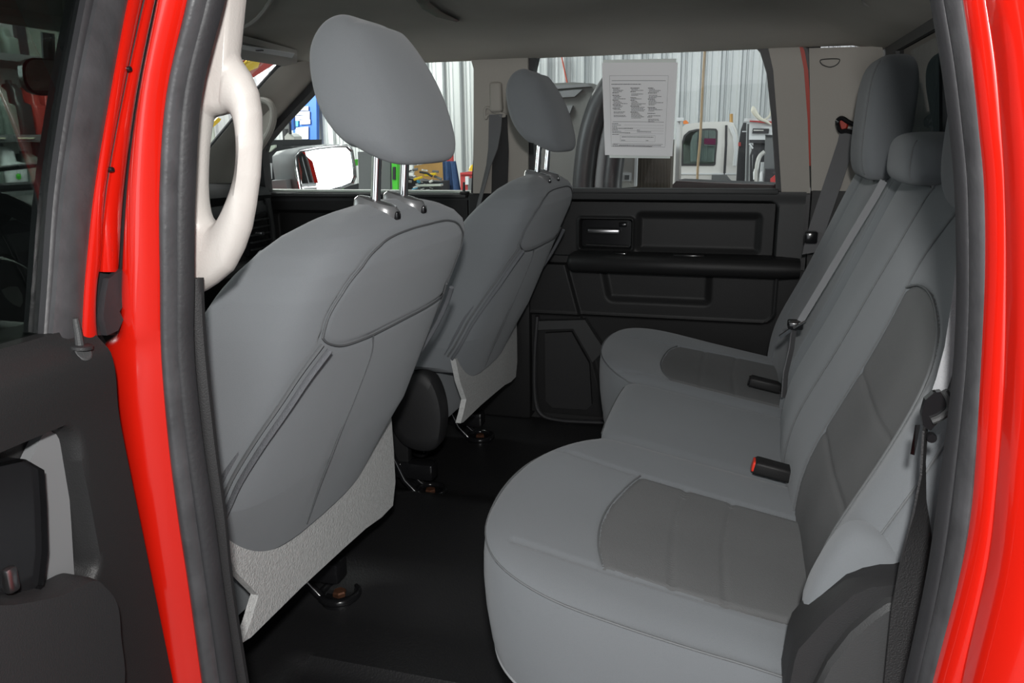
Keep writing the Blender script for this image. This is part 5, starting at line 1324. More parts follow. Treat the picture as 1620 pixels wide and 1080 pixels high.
for dx, m_, r_ in ((0, 'duct', 0.055), (0.075, 'dark_grey', 0.03), (0.13, 'duct', 0.045)):
    MB().tube([tuple(np.array(p) + np.array((dx, -0.02, 0))) for p in cr([(-0.5774, 2.33, 1.039), (-0.63, 2.33, 0.9591), (-0.6661, 2.33, 0.8637), (-0.6881, 2.33, 0.7663), (-0.7014, 2.33, 0.6529), (-0.7063, 2.33, 0.5666), (-0.7066, 2.33, 0.3312)], 6)], r_, 12).build('duct', M[m_], mc_)
rd = thing('radiator', 'brown ribbed radiator panel with aluminium bracket behind the paper on the far window', 'radiator', (-0.542, 3, 0.5591))
ra = (-0.7694, 3, 0.7862)
rb_ = (-0.3724, 3, 0.4263)
MB().box(ra[0], rb_[0], 3.0, 3.15, rb_[2] - 0.3, ra[2]).build('core', M['fins'], rd, smooth=False)
MB().box(ra[0] + 0.02, rb_[0] - 0.02, 3.02, 3.13, GZ, rb_[2] - 0.3).build('foot', M['dark'], rd, smooth=False)
nf = 22
for k in range(nf):
    x = ra[0] + (rb_[0] - ra[0]) * (k + 0.5) / nf
    MB().box(x - 0.003, x + 0.003, 2.997, 3.004, rb_[2] - 0.3, ra[2]).build('fin', M['fins'], rd, smooth=False)
bg_outline('bracket', [(-0.6389, 2.96, 0.7263), (-0.545, 2.96, 0.7256), (-0.5466, 2.96, 0.5447), (-0.6414, 2.96, 0.5375)], 2.94, 0.03, M['alu'], rd)
bg_outline('bracket_edge', [(-0.555, 2.96, 0.7257), (-0.5417, 2.96, 0.7256), (-0.5433, 2.96, 0.548), (-0.5568, 2.96, 0.548)], 2.925, 0.03, M['white'], rd)
bg_outline('square_plate', [(-0.6195, 2.96, 0.6175), (-0.5688, 2.96, 0.6175), (-0.5711, 2.96, 0.5745), (-0.6219, 2.96, 0.5744)], 2.93, 0.012, M['white'], rd)
bg_outline('plate_centre', [(-0.6057, 2.96, 0.6059), (-0.582, 2.96, 0.606), (-0.5831, 2.96, 0.5828), (-0.6068, 2.96, 0.5827)], 2.922, 0.012, M['dark_grey'], rd)
po = thing('white_post', 'white steel post between the papers and the white pickup outside', 'post', (-0.3498, 3.2, 0.5488))
bg_outline('shaft', [(-0.3669, 3.2, 0.888), (-0.3399, 3.2, 0.8909), (-0.327, 3.2, 0.1609), (-0.3624, 3.2, 0.1599)], 3.2, 0.05, M['white'], po, down=GZ)
bg_outline('shaft_edge', [(-0.3484, 3.2, 0.891), (-0.3382, 3.2, 0.8908), (-0.3253, 3.2, 0.1609), (-0.3359, 3.2, 0.1606)], 3.185, 0.02, M['alu'], po)
bg_outline('cap', [(-0.3674, 3.2, 0.9013), (-0.3336, 3.2, 0.9007), (-0.3329, 3.2, 0.8841), (-0.3666, 3.2, 0.8813)], 3.18, 0.07, M['white'], po)
rp_ = thing('rope', 'brown rope hanging straight down outside the far window in front of the white pickup', 'rope', (-0.1728, 1.9, 0.6065))
MB().tube(cr([(-0.1698, 1.9, 1.379), (-0.1682, 1.9, 1.159), (-0.1698, 1.9, 1.001), (-0.1699, 1.9, 0.8021), (-0.1742, 1.9, 0.6894), (-0.1724, 1.9, 0.5967), (-0.1689, 1.9, 0.5226)], 8), 0.0052, 8).build('cord', M['rope'], rp_)
rc_ = thing('cable', 'thin red cable slanting down the corrugated wall above the grey machine', 'cable', (-2.655, 10.92, 1.621))
MB().tube([(-2.824, 10.92, 2.436), (-2.785, 10.92, 2.203), (-2.735, 10.92, 1.968), (-2.655, 10.92, 1.621), (-2.624, 10.92, 1.437)], 0.012, 6).build('cord', M['red_cable'], rc_)
tb = thing('tonneau_rail', 'long black rounded rail along the bottom edge of the far rear window', 'rail', (-0.0521, 1.5, 0.631))
bg_outline('rail', [(-0.2372, 1.5, 0.6213), (-0.2357, 1.5, 0.6387), (-0.2253, 1.5, 0.6495), (-0.2017, 1.5, 0.6539), (-0.1162, 1.5, 0.6499), (0.0995, 1.5, 0.6422), (0.1319, 1.5, 0.6403), (0.1391, 1.5, 0.5393), (-0.2338, 1.5, 0.5338)], 1.5, 0.12, M['seal'], tb, down=GZ)
MB().tube([(-0.2181, 1.49, 0.6522), (-0.1157, 1.49, 0.6472), (0.1014, 1.49, 0.6397)], 0.0025, 6).build('rail_edge', M['dark_grey'], tb)

# ---- white pickup behind
pk = thing('pickup_truck', 'white pickup truck cab with dark side window beyond the far rear window', 'truck', (-0.3484, 7.5, 0.043))
CABO = [(-1.026, 7.5, -0.0348), (-1.028, 7.5, 0.4987), (-0.7711, 7.5, 0.5249), (-0.726, 7.5, 0.7432), (-0.6786, 7.5, 0.8865), (-0.6145, 7.5, 0.931), (-0.4581, 7.5, 0.9478), (-0.1999, 7.5, 0.9499), (-0.1352, 7.5, 0.936), (-0.0993, 7.5, 0.8653), (-0.0644, 7.5, 0.7043), (-0.0485, 7.5, 0.5422), (-0.0629, 7.5, 0.3458), (-0.0482, 7.5, -0.0205)]
CWIN = [(-0.6492, 7.5, 0.4979), (-0.6492, 7.5, 0.4979), (-0.6525, 7.5, 0.5776), (-0.6586, 7.5, 0.7228), (-0.6359, 7.5, 0.8142), (-0.585, 7.5, 0.8592), (-0.5071, 7.5, 0.8775), (-0.3769, 7.5, 0.8821), (-0.3054, 7.5, 0.8778), (-0.2881, 7.5, 0.8551), (-0.2852, 7.5, 0.7387), (-0.2915, 7.5, 0.6086), (-0.2929, 7.5, 0.5103), (-0.3118, 7.5, 0.4972)]
def cabside(name, y, d):
    n = len(CABO)
    b = MB()
    V = [(p[0], y, p[2]) for p in CABO] + [(p[0], y, p[2]) for p in CWIN] + [(p[0], y + d, p[2]) for p in CABO] + [(p[0], y + d, p[2]) for p in CWIN]
    F = []
    for i in range(n):
        j = (i + 1) % n
        F += [(i, j, n + j, n + i), (2 * n + i, 3 * n + i, 3 * n + j, 2 * n + j), (i, 2 * n + i, 2 * n + j, j), (n + i, n + j, 3 * n + j, 3 * n + i)]
    return obj(name, V, F, M['white_paint'], pk, angle=30)
cabside('cab_side', 7.5, 0.06)
cabside('cab_side', 8.9, 0.06)
MB().loft([[(p[0], y, p[2]) for p in CABO[3:13]] + [(p[0], y, p[2] - 0.03) for p in CABO[3:13]][::-1] for y in (7.56, 8.9)]).build('roof', M['white_paint'], pk, angle=40)
MB().box(CABO[0][0], CABO[-1][0], 7.56, 8.9, CABO[0][2] - 0.25, (-0.501, 7.5, 0.4578)[2]).build('lower_body', M['dark'], pk, smooth=False)
cw = [np.array(p) for p in CWIN]
cwc = sum(cw) / len(cw)
frw = MB()
WI = [tuple(cwc + (p - cwc) * 0.90) for p in cw]
n = len(cw)
V = [(p[0], 7.485, p[2]) for p in cw] + [(p[0], 7.485, p[2]) for p in WI] + [(p[0], 7.52, p[2]) for p in cw] + [(p[0], 7.52, p[2]) for p in WI]
F = []
for i in range(n):
    j = (i + 1) % n
    F += [(i, j, n + j, n + i), (2 * n + i, 3 * n + i, 3 * n + j, 2 * n + j), (i, 2 * n + i, 2 * n + j, j), (n + i, n + j, 3 * n + j, 3 * n + i)]
obj('window_frame', V, F, M['duct'], pk)
MB().loft([[(p[0], 7.51, p[2]) for p in WI], [(p[0], 7.515, p[2]) for p in WI]]).build('side_glass', M['glass_pickup'], pk, smooth=False)
MB().tube([(-0.204, 7.49, 0.9115), (-0.1959, 7.49, 0.7056), (-0.1958, 7.49, 0.4053)], 0.012, 6).build('door_seam', M['dark'], pk)
bg_outline('trim_line', [(-0.6988, 7.49, 0.4183), (-0.0541, 7.49, 0.4185), (-0.0533, 7.49, 0.4054), (-0.6983, 7.49, 0.4049)], 7.48, 0.02, M['white'], pk)
MB().tube([(-0.1581, 7.47, 0.8978), (-0.1144, 7.47, 0.8014), (-0.0924, 7.47, 0.6404), (-0.0971, 7.47, 0.4977)], 0.02, 8).build('rear_edge', M['white'], pk)
bg_outline('amber_light', [(-0.6695, 7.8, 0.936), (-0.6709, 7.8, 0.9695), (-0.6439, 7.8, 0.9757), (-0.6155, 7.8, 0.9485), (-0.6218, 7.8, 0.9352)], 7.8, 0.1, M['amber'], pk)
bg_outline('door_handle', [(-0.3199, 7.3, 0.2968), (-0.3191, 7.3, 0.4072), (-0.1785, 7.3, 0.4074), (-0.1106, 7.3, 0.3301), (-0.1081, 7.3, 0.2848)], 7.3, 0.2, M['dark_grey'], pk)
st = thing('exhaust_stub', 'short brassy pipe standing on the roof of the white pickup', 'pipe', (-0.1682, 8.2, 0.9747))
MB().tube([(-0.1643, 8.2, 0.9058), (-0.1721, 8.2, 1.043)], 0.018, 10).build('pipe', M['orange_card'], st)
gp = thing('green_cylinder', 'bright green gas cylinder seen through the white pickup window', 'cylinder', (-0.7565, 9.4, 0.4328))
MB().tube([((-0.7434, 9.4, 0.1236)[0], 9.4, GZ)] + [(-0.7565, 9.4, 0.4328), (-0.769, 9.4, 0.7298), (-0.771, 9.4, 0.7776), (-0.7721, 9.4, 0.8014)], 0.055, 14, taper=[1, 1, 1, 0.7, 0.3]).build('bottle', M['green'], gp)
sg = thing('pink_sign', 'magenta sign seen through the white pickup window', 'sign', (-0.4947, 10.88, 0.7432))
bg_outline('board', [(-0.5862, 10.88, 0.7712), (-0.4062, 10.88, 0.7692), (-0.4015, 10.88, 0.6795), (-0.5823, 10.88, 0.6901)], 10.88, 0.09, M['pink'], sg)
bg_outline('board_foot', [(-0.5819, 10.88, 0.6811), (-0.4011, 10.88, 0.6705), (-0.4006, 10.88, 0.6615), (-0.5814, 10.88, 0.6721)], 10.88, 0.09, M['white'], sg)

# ---- office clutter at the right of the far window
ZT = (0.21, 6, 0.3965)[2]
tbl = thing('work_table', 'work table carrying the monitor, white carton and pipe beyond the far rear window', 'table', (2.3, 6.0, GZ))
tx0, tx1 = (0.0534, 5.6, 0.418)[0], (0.6152, 6.2, 0.3871)[0]
MB().box(tx0, tx1, 5.55, 6.38, ZT - 0.04, ZT).build('table_top', M['dark_grey'], tbl)
for a_ in (tx0 + 0.05, tx1 - 0.05):
    for b_ in (5.6, 6.3):
        MB().box(a_ - 0.025, a_ + 0.025, b_ - 0.025, b_ + 0.025, GZ, ZT - 0.04).build('leg', M['dark'], tbl)
tw = thing('tool_tower', 'tall black equipment tower between the white pickup and the white printer', 'cabinet', (0.0034, 6.95, 0.3434))
bg_outline('tower', [(-0.0611, 6.95, 0.0934), (-0.0671, 6.95, 0.5156), (-0.0622, 6.95, 0.7405), (-0.0513, 6.95, 0.8606), (-0.0314, 6.95, 0.926), (-0.0017, 6.95, 0.9255), (0.0487, 6.95, 0.0948)], 6.95, 0.25, M['dark'], tw, down=GZ)
bg_outline('top_strip', [(-0.0386, 6.93, 0.8483), (0.0208, 6.93, 0.8475), (0.0216, 6.93, 0.8356), (-0.0378, 6.93, 0.8364)], 6.92, 0.03, M['white'], tw)
bg_outline('side_post', [(0.005, 6.93, 0.9132), (0.0287, 6.93, 0.9128), (0.0554, 6.93, 0.283), (0.0312, 6.93, 0.2829)], 6.91, 0.03, M['dark_grey'], tw)
bg_outline('red_lamp', [(-0.0679, 6.92, 0.7408), (-0.044, 6.92, 0.7405), (-0.0419, 6.92, 0.7044), (-0.0658, 6.92, 0.7046)], 6.90, 0.03, M['red_tin'], tw)
pr = thing('printer', 'white printer with dark paper slot and red top stripe through the far window', 'printer', (0.1402, 6.4, 0.7704))
bg_outline('body', [(0.0298, 6.4, 0.766), (0.0251, 6.4, 0.9334), (0.2451, 6.4, 0.9186), (0.2557, 6.4, 0.7636)], 6.4, 0.4, M['white'], pr)
bg_outline('lid', [(-0.0243, 6.38, 0.9283), (-0.0205, 6.38, 0.9559), (0.2426, 6.38, 0.9458), (0.2445, 6.38, 0.9183)], 6.38, 0.42, M['white'], pr)
bg_outline('red_stripe', [(0.0248, 6.37, 0.9356), (0.2438, 6.37, 0.9236), (0.2453, 6.37, 0.9017), (0.0255, 6.37, 0.9246)], 6.365, 0.03, M['red_tin'], pr)
bg_outline('slot', [(0.0566, 6.37, 0.866), (0.1992, 6.37, 0.8611), (0.1965, 6.37, 0.8198), (0.0539, 6.37, 0.8216)], 6.37, 0.03, M['dark'], pr)
bg_outline('tray', [(0.0628, 6.36, 0.8547), (0.1506, 6.36, 0.8507), (0.1511, 6.36, 0.8424), (0.0635, 6.36, 0.8436)], 6.36, 0.02, M['alu'], pr)
bg_outline('base', [(0.0354, 6.4, 0.766), (0.2561, 6.4, 0.758), (0.258, 6.4, 0.7302), (0.0371, 6.4, 0.7379)], 6.4, 0.4, M['dark'], pr)
bg_outline('stand', [(0.0709, 6.45, 0.7372), (0.2373, 6.45, 0.7355), (0.2777, 6.45, 0.1403), (0.1084, 6.45, 0.1382)], 6.45, 0.15, M['dark'], pr, down=GZ)
mo = thing('monitor', 'dark grey monitor back below the white printer', 'monitor', (0.2376, 6.1, 0.5767))
bg_outline('case', [(0.1643, 6.1, 0.8034), (0.3169, 6.1, 0.7962), (0.3321, 6.1, 0.5817), (0.1732, 6.1, 0.5878)], 6.1, 0.06, M['dark_grey'], mo, down=ZT)
bg_outline('screen_rim', [(0.1609, 6.08, 0.8087), (0.3156, 6.08, 0.8015), (0.3164, 6.08, 0.7909), (0.1644, 6.08, 0.7953)], 6.08, 0.03, M['dark'], mo)
wbx = thing('white_carton', 'white carton standing below the dark grey monitor', 'box', (0.2121, 6.2, 0.4411))
bg_outline('carton', [(0.1443, 6.2, 0.5685), (0.3267, 6.2, 0.5679), (0.3372, 6.2, 0.4192), (0.1377, 6.2, 0.4187)], 6.2, 0.14, M['white'], wbx, down=ZT)
bk = thing('black_bag', 'black bag with dark red flap at the lower right of the far window', 'bag', (0.2135, 5.6, 0.4186))
bg_outline('bag', [(0.1704, 5.7, 0.4233), (0.1737, 5.7, 0.527), (0.309, 5.7, 0.5269), (0.3163, 5.7, 0.4238)], 5.7, 0.2, M['dark'], bk, down=ZT)
bg_outline('flap', [(0.2151, 5.57, 0.4559), (0.2476, 5.57, 0.4865), (0.3058, 5.57, 0.4966), (0.3148, 5.57, 0.3697), (0.2189, 5.57, 0.3999)], 5.57, 0.05, M['red_tin'], bk)
hs = thing('duct_hose', 'curved grey metal pipe beside the dark grey monitor', 'pipe', (0.1101, 5.8, 0.4336))
MB().tube(cr([(0.1615, 5.8, 0.6691), (0.1278, 5.8, 0.6382), (0.1107, 5.8, 0.5861), (0.1051, 5.8, 0.5127), (0.1111, 5.8, 0.4178)], 5), 0.018, 10).build('pipe', M['alu'], hs)
b1 = thing('packet', 'small pale blue packet at the foot of the black tower', 'packet', (0.0651, 6.2, 0.4465))
bg_outline('body', [(0.0463, 6.2, 0.4855), (0.0784, 6.2, 0.4966), (0.0832, 6.2, 0.4186), (0.0504, 6.2, 0.4185)], 6.2, 0.05, M['cyan'], b1, down=ZT)
for pa, lab in (([(0.0989, 6.15, 0.4212), (0.0947, 6.15, 0.4876), (0.0941, 6.15, 0.4986), (0.093, 6.15, 0.5152)], 'small white bottle left of the curved grey pipe'), ([(0.1506, 5.75, 0.4311), (0.1468, 5.75, 0.4886), (0.1461, 5.75, 0.4991), (0.1455, 5.75, 0.5095)], 'small white bottle right of the curved grey pipe')):
    bt = thing('small_bottle', lab, 'bottle', pa[0])
    MB().tube(pa, 0.014, 10, taper=[1, 1, 0.6, 0.4]).build('body', M['white'], bt)
sc_ = thing('bent_lamp', 'small bent black lamp arm left of the curved grey pipe', 'lamp', (0.0634, 6.3, 0.6607))
MB().tube([(0.0373, 6.3, 0.7276), (0.0607, 6.3, 0.7052), (0.0682, 6.3, 0.6718), (0.0545, 6.3, 0.6273), (0.0691, 6.3, 0.3908)], 0.012, 8).build('arm', M['dark'], sc_)
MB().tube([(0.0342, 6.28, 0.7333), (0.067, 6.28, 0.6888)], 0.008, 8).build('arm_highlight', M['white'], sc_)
orn = thing('antler_ornament', 'pale antler like ornament lying on top of the white printer', 'ornament', (0.1006, 6.3, 0.9358))
MB().tube(cr([(0.0442, 6.3, 1.056), (0.0578, 6.3, 1.013), (0.0815, 6.3, 0.9797), (0.1161, 6.3, 0.9464), (0.1662, 6.3, 0.9238), (0.2112, 6.3, 0.8958)], 5), 0.022, 8, taper=list(np.interp(np.linspace(0, 1, 26), [0, 0.15, 0.4, 1], [0.3, 1.2, 1.0, 0.35]))).build('antler', M['bone'], orn)
MB().tube(cr([(0.1439, 6.3, 0.9351), (0.1802, 6.3, 0.9562), (0.1995, 6.3, 0.9883), (0.2077, 6.3, 1.026)], 5), 0.010, 8).build('tine', M['bone'], orn)

# ================================================================== what shows through the far front window
bb = thing('notice_board', 'blue notice board covered with white papers beyond the far front window', 'board', (-7.132, 10.85, 0.731))
bg_outline('board', [(-7.399, 10.85, 0.7126), (-7.319, 10.85, 1.452), (-6.86, 10.85, 1.84), (-6.942, 10.85, 0.7087)], 10.85, 0.09, M['blue'], bb)
bg_outline('paper', [(-7.293, 10.83, 1.349), (-7.22, 10.83, 1.358), (-7.214, 10.83, 1.297), (-7.286, 10.83, 1.288)], 10.82, 0.02, M['white'], bb)
bg_outline('paper', [(-7.196, 10.83, 1.357), (-7.03, 10.83, 1.364), (-7.036, 10.83, 1.293), (-7.202, 10.83, 1.296)], 10.82, 0.02, M['white'], bb)
bg_outline('paper', [(-7.335, 10.83, 1.279), (-7.013, 10.83, 1.283), (-7.018, 10.83, 1.222), (-7.34, 10.83, 1.228)], 10.82, 0.02, M['white'], bb)
bg_outline('paper', [(-7.341, 10.83, 1.218), (-7.209, 10.83, 1.215), (-7.216, 10.83, 1.134), (-7.348, 10.83, 1.136)], 10.82, 0.02, M['paper'], bb)
bg_outline('paper', [(-7.197, 10.83, 1.215), (-7.018, 10.83, 1.222), (-7.024, 10.83, 1.151), (-7.203, 10.83, 1.154)], 10.82, 0.02, M['white'], bb)
bg_outline('paper', [(-7.204, 10.83, 1.144), (-7.012, 10.83, 1.151), (-7.019, 10.83, 1.079), (-7.21, 10.83, 1.072)], 10.82, 0.02, M['white'], bb)
bg_outline('paper', [(-7.336, 10.83, 1.136), (-7.24, 10.83, 1.134), (-7.249, 10.83, 1.042), (-7.345, 10.83, 1.044)], 10.82, 0.02, M['cyan'], bb)
bg_outline('paper', [(-7.298, 10.83, 1.022), (-7.058, 10.83, 1.039), (-7.075, 10.83, 0.8341), (-7.315, 10.83, 0.8367)], 10.82, 0.02, M['white'], bb)

def simple(name, label, cat, pts, y, depth, m, part='body'):
    t = thing(name, label, cat, (sum(p[0] for p in pts) / len(pts), y, min(p[2] for p in pts)))
    bg_outline(part, pts, y, depth, m, t, down=GZ)
    return t
lampt = simple('work_light', 'grey hanging work light left of the blue notice board', 'lamp', [(-5.921, 8.2, 0.7491), (-5.901, 8.2, 0.8632), (-5.849, 8.2, 0.9113), (-5.803, 8.2, 0.8945), (-5.758, 8.2, 0.8615), (-5.769, 8.2, 0.7477)], 8.2, 0.2, M['alu'])
MB().tube([(-5.812, 8.2, 0.8946), (-5.802, 8.2, 1.008), (-5.815, 8.2, 1.072), (-5.76, 8.2, 1.152)], 0.02, 8).build('arm', M['dark'], lampt)
bg_outline('bracket', [(-5.921, 8.25, 1.075), (-5.852, 8.25, 1.106), (-5.855, 8.25, 0.9686), (-5.923, 8.25, 0.9614)], 8.25, 0.1, M['dark_grey'], lampt)
bg_outline('blue_cover', [(-5.744, 8.15, 1.102), (-5.714, 8.15, 1.118), (-5.72, 8.15, 0.9577), (-5.758, 8.15, 0.9422)], 8.15, 0.05, M['blue'], lampt)
dv = simple('dark_vehicle', 'dark parked vehicle with pale green glass left of the far door mirror', 'vehicle', [(-4.951, 6, 0.1133), (-4.876, 6, 0.8146), (-4.564, 6, 0.8176), (-4.569, 6, 0.761), (-4.46, 6, 0.7474), (-4.518, 6, 0.1187)], 6.0, 0.8, M['dark'])
bg_outline('pale_glass', [(-4.765, 5.97, 0.687), (-4.744, 5.97, 0.7502), (-4.631, 5.97, 0.7682), (-4.633, 5.97, 0.743), (-4.697, 5.97, 0.6992)], 5.96, 0.03, M['pale_wall'], dv)
bg_outline('white_side', [(-4.761, 5.97, 0.585), (-4.694, 5.97, 0.5848), (-4.71, 5.97, 0.4246), (-4.755, 5.97, 0.4245)], 5.95, 0.03, M['white'], dv)
gb = simple('grey_cabinet', 'blue grey steel cabinet right of the far door mirror', 'cabinet', [(-3.349, 5.2, 0.2015), (-3.316, 5.2, 0.7038), (-2.973, 5.2, 0.7015), (-2.999, 5.2, 0.2059)], 5.2, 0.2, M['dark_grey'])
bg_outline('door_panel', [(-3.329, 5.2, 0.2245), (-3.299, 5.2, 0.6708), (-2.993, 5.2, 0.6691), (-3.017, 5.2, 0.2281)], 5.18, 0.03, M['dark_grey'], gb)
gr = simple('green_post', 'bright green machine post with dark strip between the headrest posts', 'post', [(-2.925, 5, 0.2239), (-2.899, 5, 0.7046), (-2.852, 5, 0.7043), (-2.878, 5, 0.2245)], 5.0, 0.2, M['green'])
bg_outline('dark_strip', [(-2.885, 4.98, 0.5789), (-2.862, 4.98, 0.5788), (-2.867, 4.98, 0.473), (-2.891, 4.98, 0.4729)], 4.98, 0.03, M['dark'], gr)
gt = simple('green_trolley', 'low green and black trolley below the far door mirror', 'trolley', [(-4.209, 5.6, 0.2306), (-4.2, 5.6, 0.3226), (-3.99, 5.6, 0.3482), (-3.682, 5.6, 0.3679), (-3.538, 5.6, 0.4043), (-3.55, 5.6, 0.2371)], 5.6, 0.4, M['dark'])
for a in ([(-4.016, 5.58, 0.3069), (-3.946, 5.58, 0.3195), (-3.942, 5.58, 0.2954), (-4.011, 5.58, 0.2827)], [(-3.76, 5.58, 0.3448), (-3.692, 5.58, 0.3571), (-3.688, 5.58, 0.3273), (-3.756, 5.58, 0.3148)], [(-3.559, 5.58, 0.6287), (-3.526, 5.58, 0.6286), (-3.53, 5.58, 0.5702), (-3.563, 5.58, 0.5703)]):
    bg_outline('green_part', a, 5.56, 0.05, M['green'], gt)
bg_outline('white_part', [(-3.736, 5.58, 0.309), (-3.653, 5.58, 0.3335), (-3.648, 5.58, 0.3096), (-3.731, 5.58, 0.291)], 5.55, 0.05, M['white'], gt)
rk = simple('red_drum', 'red can at the lower right corner of the far door mirror', 'can', [(-3.506, 5.4, 0.3402), (-3.509, 5.4, 0.4039), (-3.449, 5.4, 0.4157), (-3.441, 5.4, 0.3406)], 5.4, 0.2, M['red_tin'])
cbx = simple('cardboard_sheet', 'tan cardboard sheet behind the engine parts under the near headrest', 'cardboard', [(-3.247, 6.2, 0.1176), (-3.206, 6.2, 0.5482), (-2.952, 6.2, 0.5847), (-2.898, 6.2, 0.5845), (-2.921, 6.2, 0.1216)], 6.2, 0.08, M['orange_card'])
eng = simple('engine_bench', 'cluttered engine bench with silver and black parts behind the headrest posts', 'workbench', [(-3.124, 5.5, 0.1788), (-3.112, 5.5, 0.4114), (-3.007, 5.5, 0.4692), (-2.858, 5.5, 0.4352), (-2.647, 5.5, 0.4302), (-2.65, 5.5, 0.1847)], 5.5, 0.22, M['dark'])
MB().tube([(-2.952, 5.43, 0.4358), (-2.911, 5.43, 0.4319)], 0.0131, 6).build('engine_part', M['alu'], eng)
MB().tube([(-2.85, 5.42, 0.4355), (-2.821, 5.42, 0.4294)], 0.0126, 6).build('engine_part', M['cyan'], eng)
MB().tube([(-2.955, 5.44, 0.5106), (-2.879, 5.44, 0.5185)], 0.0046, 6).build('engine_part', M['white'], eng)
MB().tube([(-2.729, 5.42, 0.428), (-2.696, 5.42, 0.4433)], 0.0112, 6).build('engine_part', M['alu'], eng)
MB().tube([(-2.699, 5.47, 0.4017), (-2.624, 5.47, 0.4093)], 0.0053, 6).build('engine_part', M['cyan'], eng)
MB().tube([(-2.902, 5.45, 0.5327), (-2.853, 5.45, 0.5434)], 0.0126, 6).build('engine_part', M['dark_grey'], eng)
MB().tube([(-2.877, 5.43, 0.3805), (-2.823, 5.43, 0.3791)], 0.0130, 6).build('engine_part', M['dark_grey'], eng)
MB().tube([(-2.772, 5.44, 0.3617), (-2.71, 5.44, 0.3315)], 0.0073, 6).build('engine_part', M['dark'], eng)
MB().tube([(-2.816, 5.41, 0.4322), (-2.791, 5.41, 0.4283)], 0.0046, 6).build('engine_part', M['alu'], eng)
MB().tube([(-2.708, 5.46, 0.3489), (-2.685, 5.46, 0.3428)], 0.0042, 6).build('engine_part', M['dark_grey'], eng)
MB().tube([(-2.862, 5.41, 0.4619), (-2.837, 5.41, 0.4591)], 0.0099, 6).build('engine_part', M['white'], eng)
MB().tube([(-2.814, 5.41, 0.365), (-2.78, 5.41, 0.3737)], 0.0048, 6).build('engine_part', M['white'], eng)
MB().tube([(-2.778, 5.39, 0.5356), (-2.748, 5.39, 0.5384)], 0.0044, 6).build('engine_part', M['alu'], eng)
MB().tube([(-2.677, 5.41, 0.4813), (-2.608, 5.41, 0.4546)], 0.0127, 6).build('engine_part', M['dark_grey'], eng)
MB().tube([(-2.888, 5.42, 0.3742), (-2.831, 5.42, 0.396)], 0.0112, 6).build('engine_part', M['alu'], eng)
MB().tube([(-2.928, 5.38, 0.4851), (-2.849, 5.38, 0.4836)], 0.0082, 6).build('engine_part', M['white'], eng)
MB().tube([(-2.808, 5.44, 0.5359), (-2.752, 5.44, 0.5291)], 0.0073, 6).build('engine_part', M['white'], eng)
MB().tube([(-2.885, 5.38, 0.367), (-2.83, 5.38, 0.3786)], 0.0046, 6).build('engine_part', M['cyan'], eng)
MB().tube([(-2.758, 5.4, 0.3575), (-2.724, 5.4, 0.3594)], 0.0059, 6).build('engine_part', M['white'], eng)
MB().tube([(-2.743, 5.45, 0.3777), (-2.71, 5.45, 0.3688)], 0.0043, 6).build('engine_part', M['alu'], eng)
MB().tube([(-2.801, 5.4, 0.4013), (-2.764, 5.4, 0.411)], 0.0059, 6).build('engine_part', M['alu'], eng)
MB().tube([(-2.874, 5.44, 0.406), (-2.849, 5.44, 0.4101)], 0.0062, 6).build('engine_part', M['white'], eng)
MB().tube([(-2.726, 5.46, 0.3545), (-2.704, 5.46, 0.3495)], 0.0085, 6).build('engine_part', M['dark'], eng)
MB().tube([(-2.967, 5.46, 0.516), (-2.917, 5.46, 0.5301)], 0.0074, 6).build('engine_part', M['dark'], eng)
MB().tube([(-2.692, 5.41, 0.5247), (-2.636, 5.41, 0.5203)], 0.0119, 6).build('engine_part', M['dark_grey'], eng)
MB().tube([(-2.915, 5.38, 0.4762), (-2.87, 5.38, 0.4796)], 0.0081, 6).build('engine_part', M['dark_grey'], eng)

for a in ([(-2.748, 5.36, 0.493), (-2.639, 5.36, 0.5041)], [(-2.854, 5.36, 0.4537), (-2.773, 5.36, 0.4762)]):
    MB().tube(a, 0.012, 8).build('power_tool', M['yellow'], eng)
MB().tube([(-2.792, 5.35, 0.5211), (-2.719, 5.35, 0.5101), (-2.672, 5.35, 0.4824)], 0.010, 8).build('cable', M['dark'], eng)
bg_outline('steel_rail', [(-2.825, 5.36, 0.409), (-2.594, 5.36, 0.4156), (-2.594, 5.36, 0.3989), (-2.826, 5.36, 0.3922)], 5.35, 0.06, M['alu'], eng)
nv = thing('navy_coverall', 'navy blue cloth hanging in folds right of the near headrest', 'cloth', (-2.639, 5.8, 0.3081))
ring0 = [(-2.751, 5.8, 0.2178), (-2.744, 5.8, 0.6018), (-2.705, 5.8, 0.6075), (-2.623, 5.8, 0.6013), (-2.594, 5.8, 0.514), (-2.559, 5.8, 0.4087), (-2.543, 5.8, 0.3206), (-2.539, 5.8, 0.22)]
V_, F_ = [], []
nx_, nz_ = 40, 24
for j in range(nz_):
    t_ = j / (nz_ - 1)
    zt_ = ring0[1][2] * (1 - t_) + (ring0[0][2] - 0.3) * t_
    xl = ring0[1][0]
    xr = ring0[3][0] * (1 - t_) + ring0[6][0] * t_ + 0.03 * t_
    for i in range(nx_):
        u_ = i / (nx_ - 1)
        V_.append((xl + (xr - xl) * u_, 5.8 + 0.05 * math.sin(u_ * 15 + t_ * 1.5) * (0.3 + 0.7 * t_), zt_))
F_ = [(j * nx_ + i, j * nx_ + i + 1, (j + 1) * nx_ + i + 1, (j + 1) * nx_ + i) for j in range(nz_ - 1) for i in range(nx_ - 1)]
n_ = len(V_)
F_ = F_ + [tuple(q_ + n_ for q_ in f) for f in F_]
obj('cloth', V_ + [(x, y + 0.03, z) for x, y, z in V_], F_, M['navy'], nv)
rdc = thing('red_canister', 'red canister with tan top below the wall fan right of the near headrest', 'canister', (-2.966, 6.6, 0.5792))
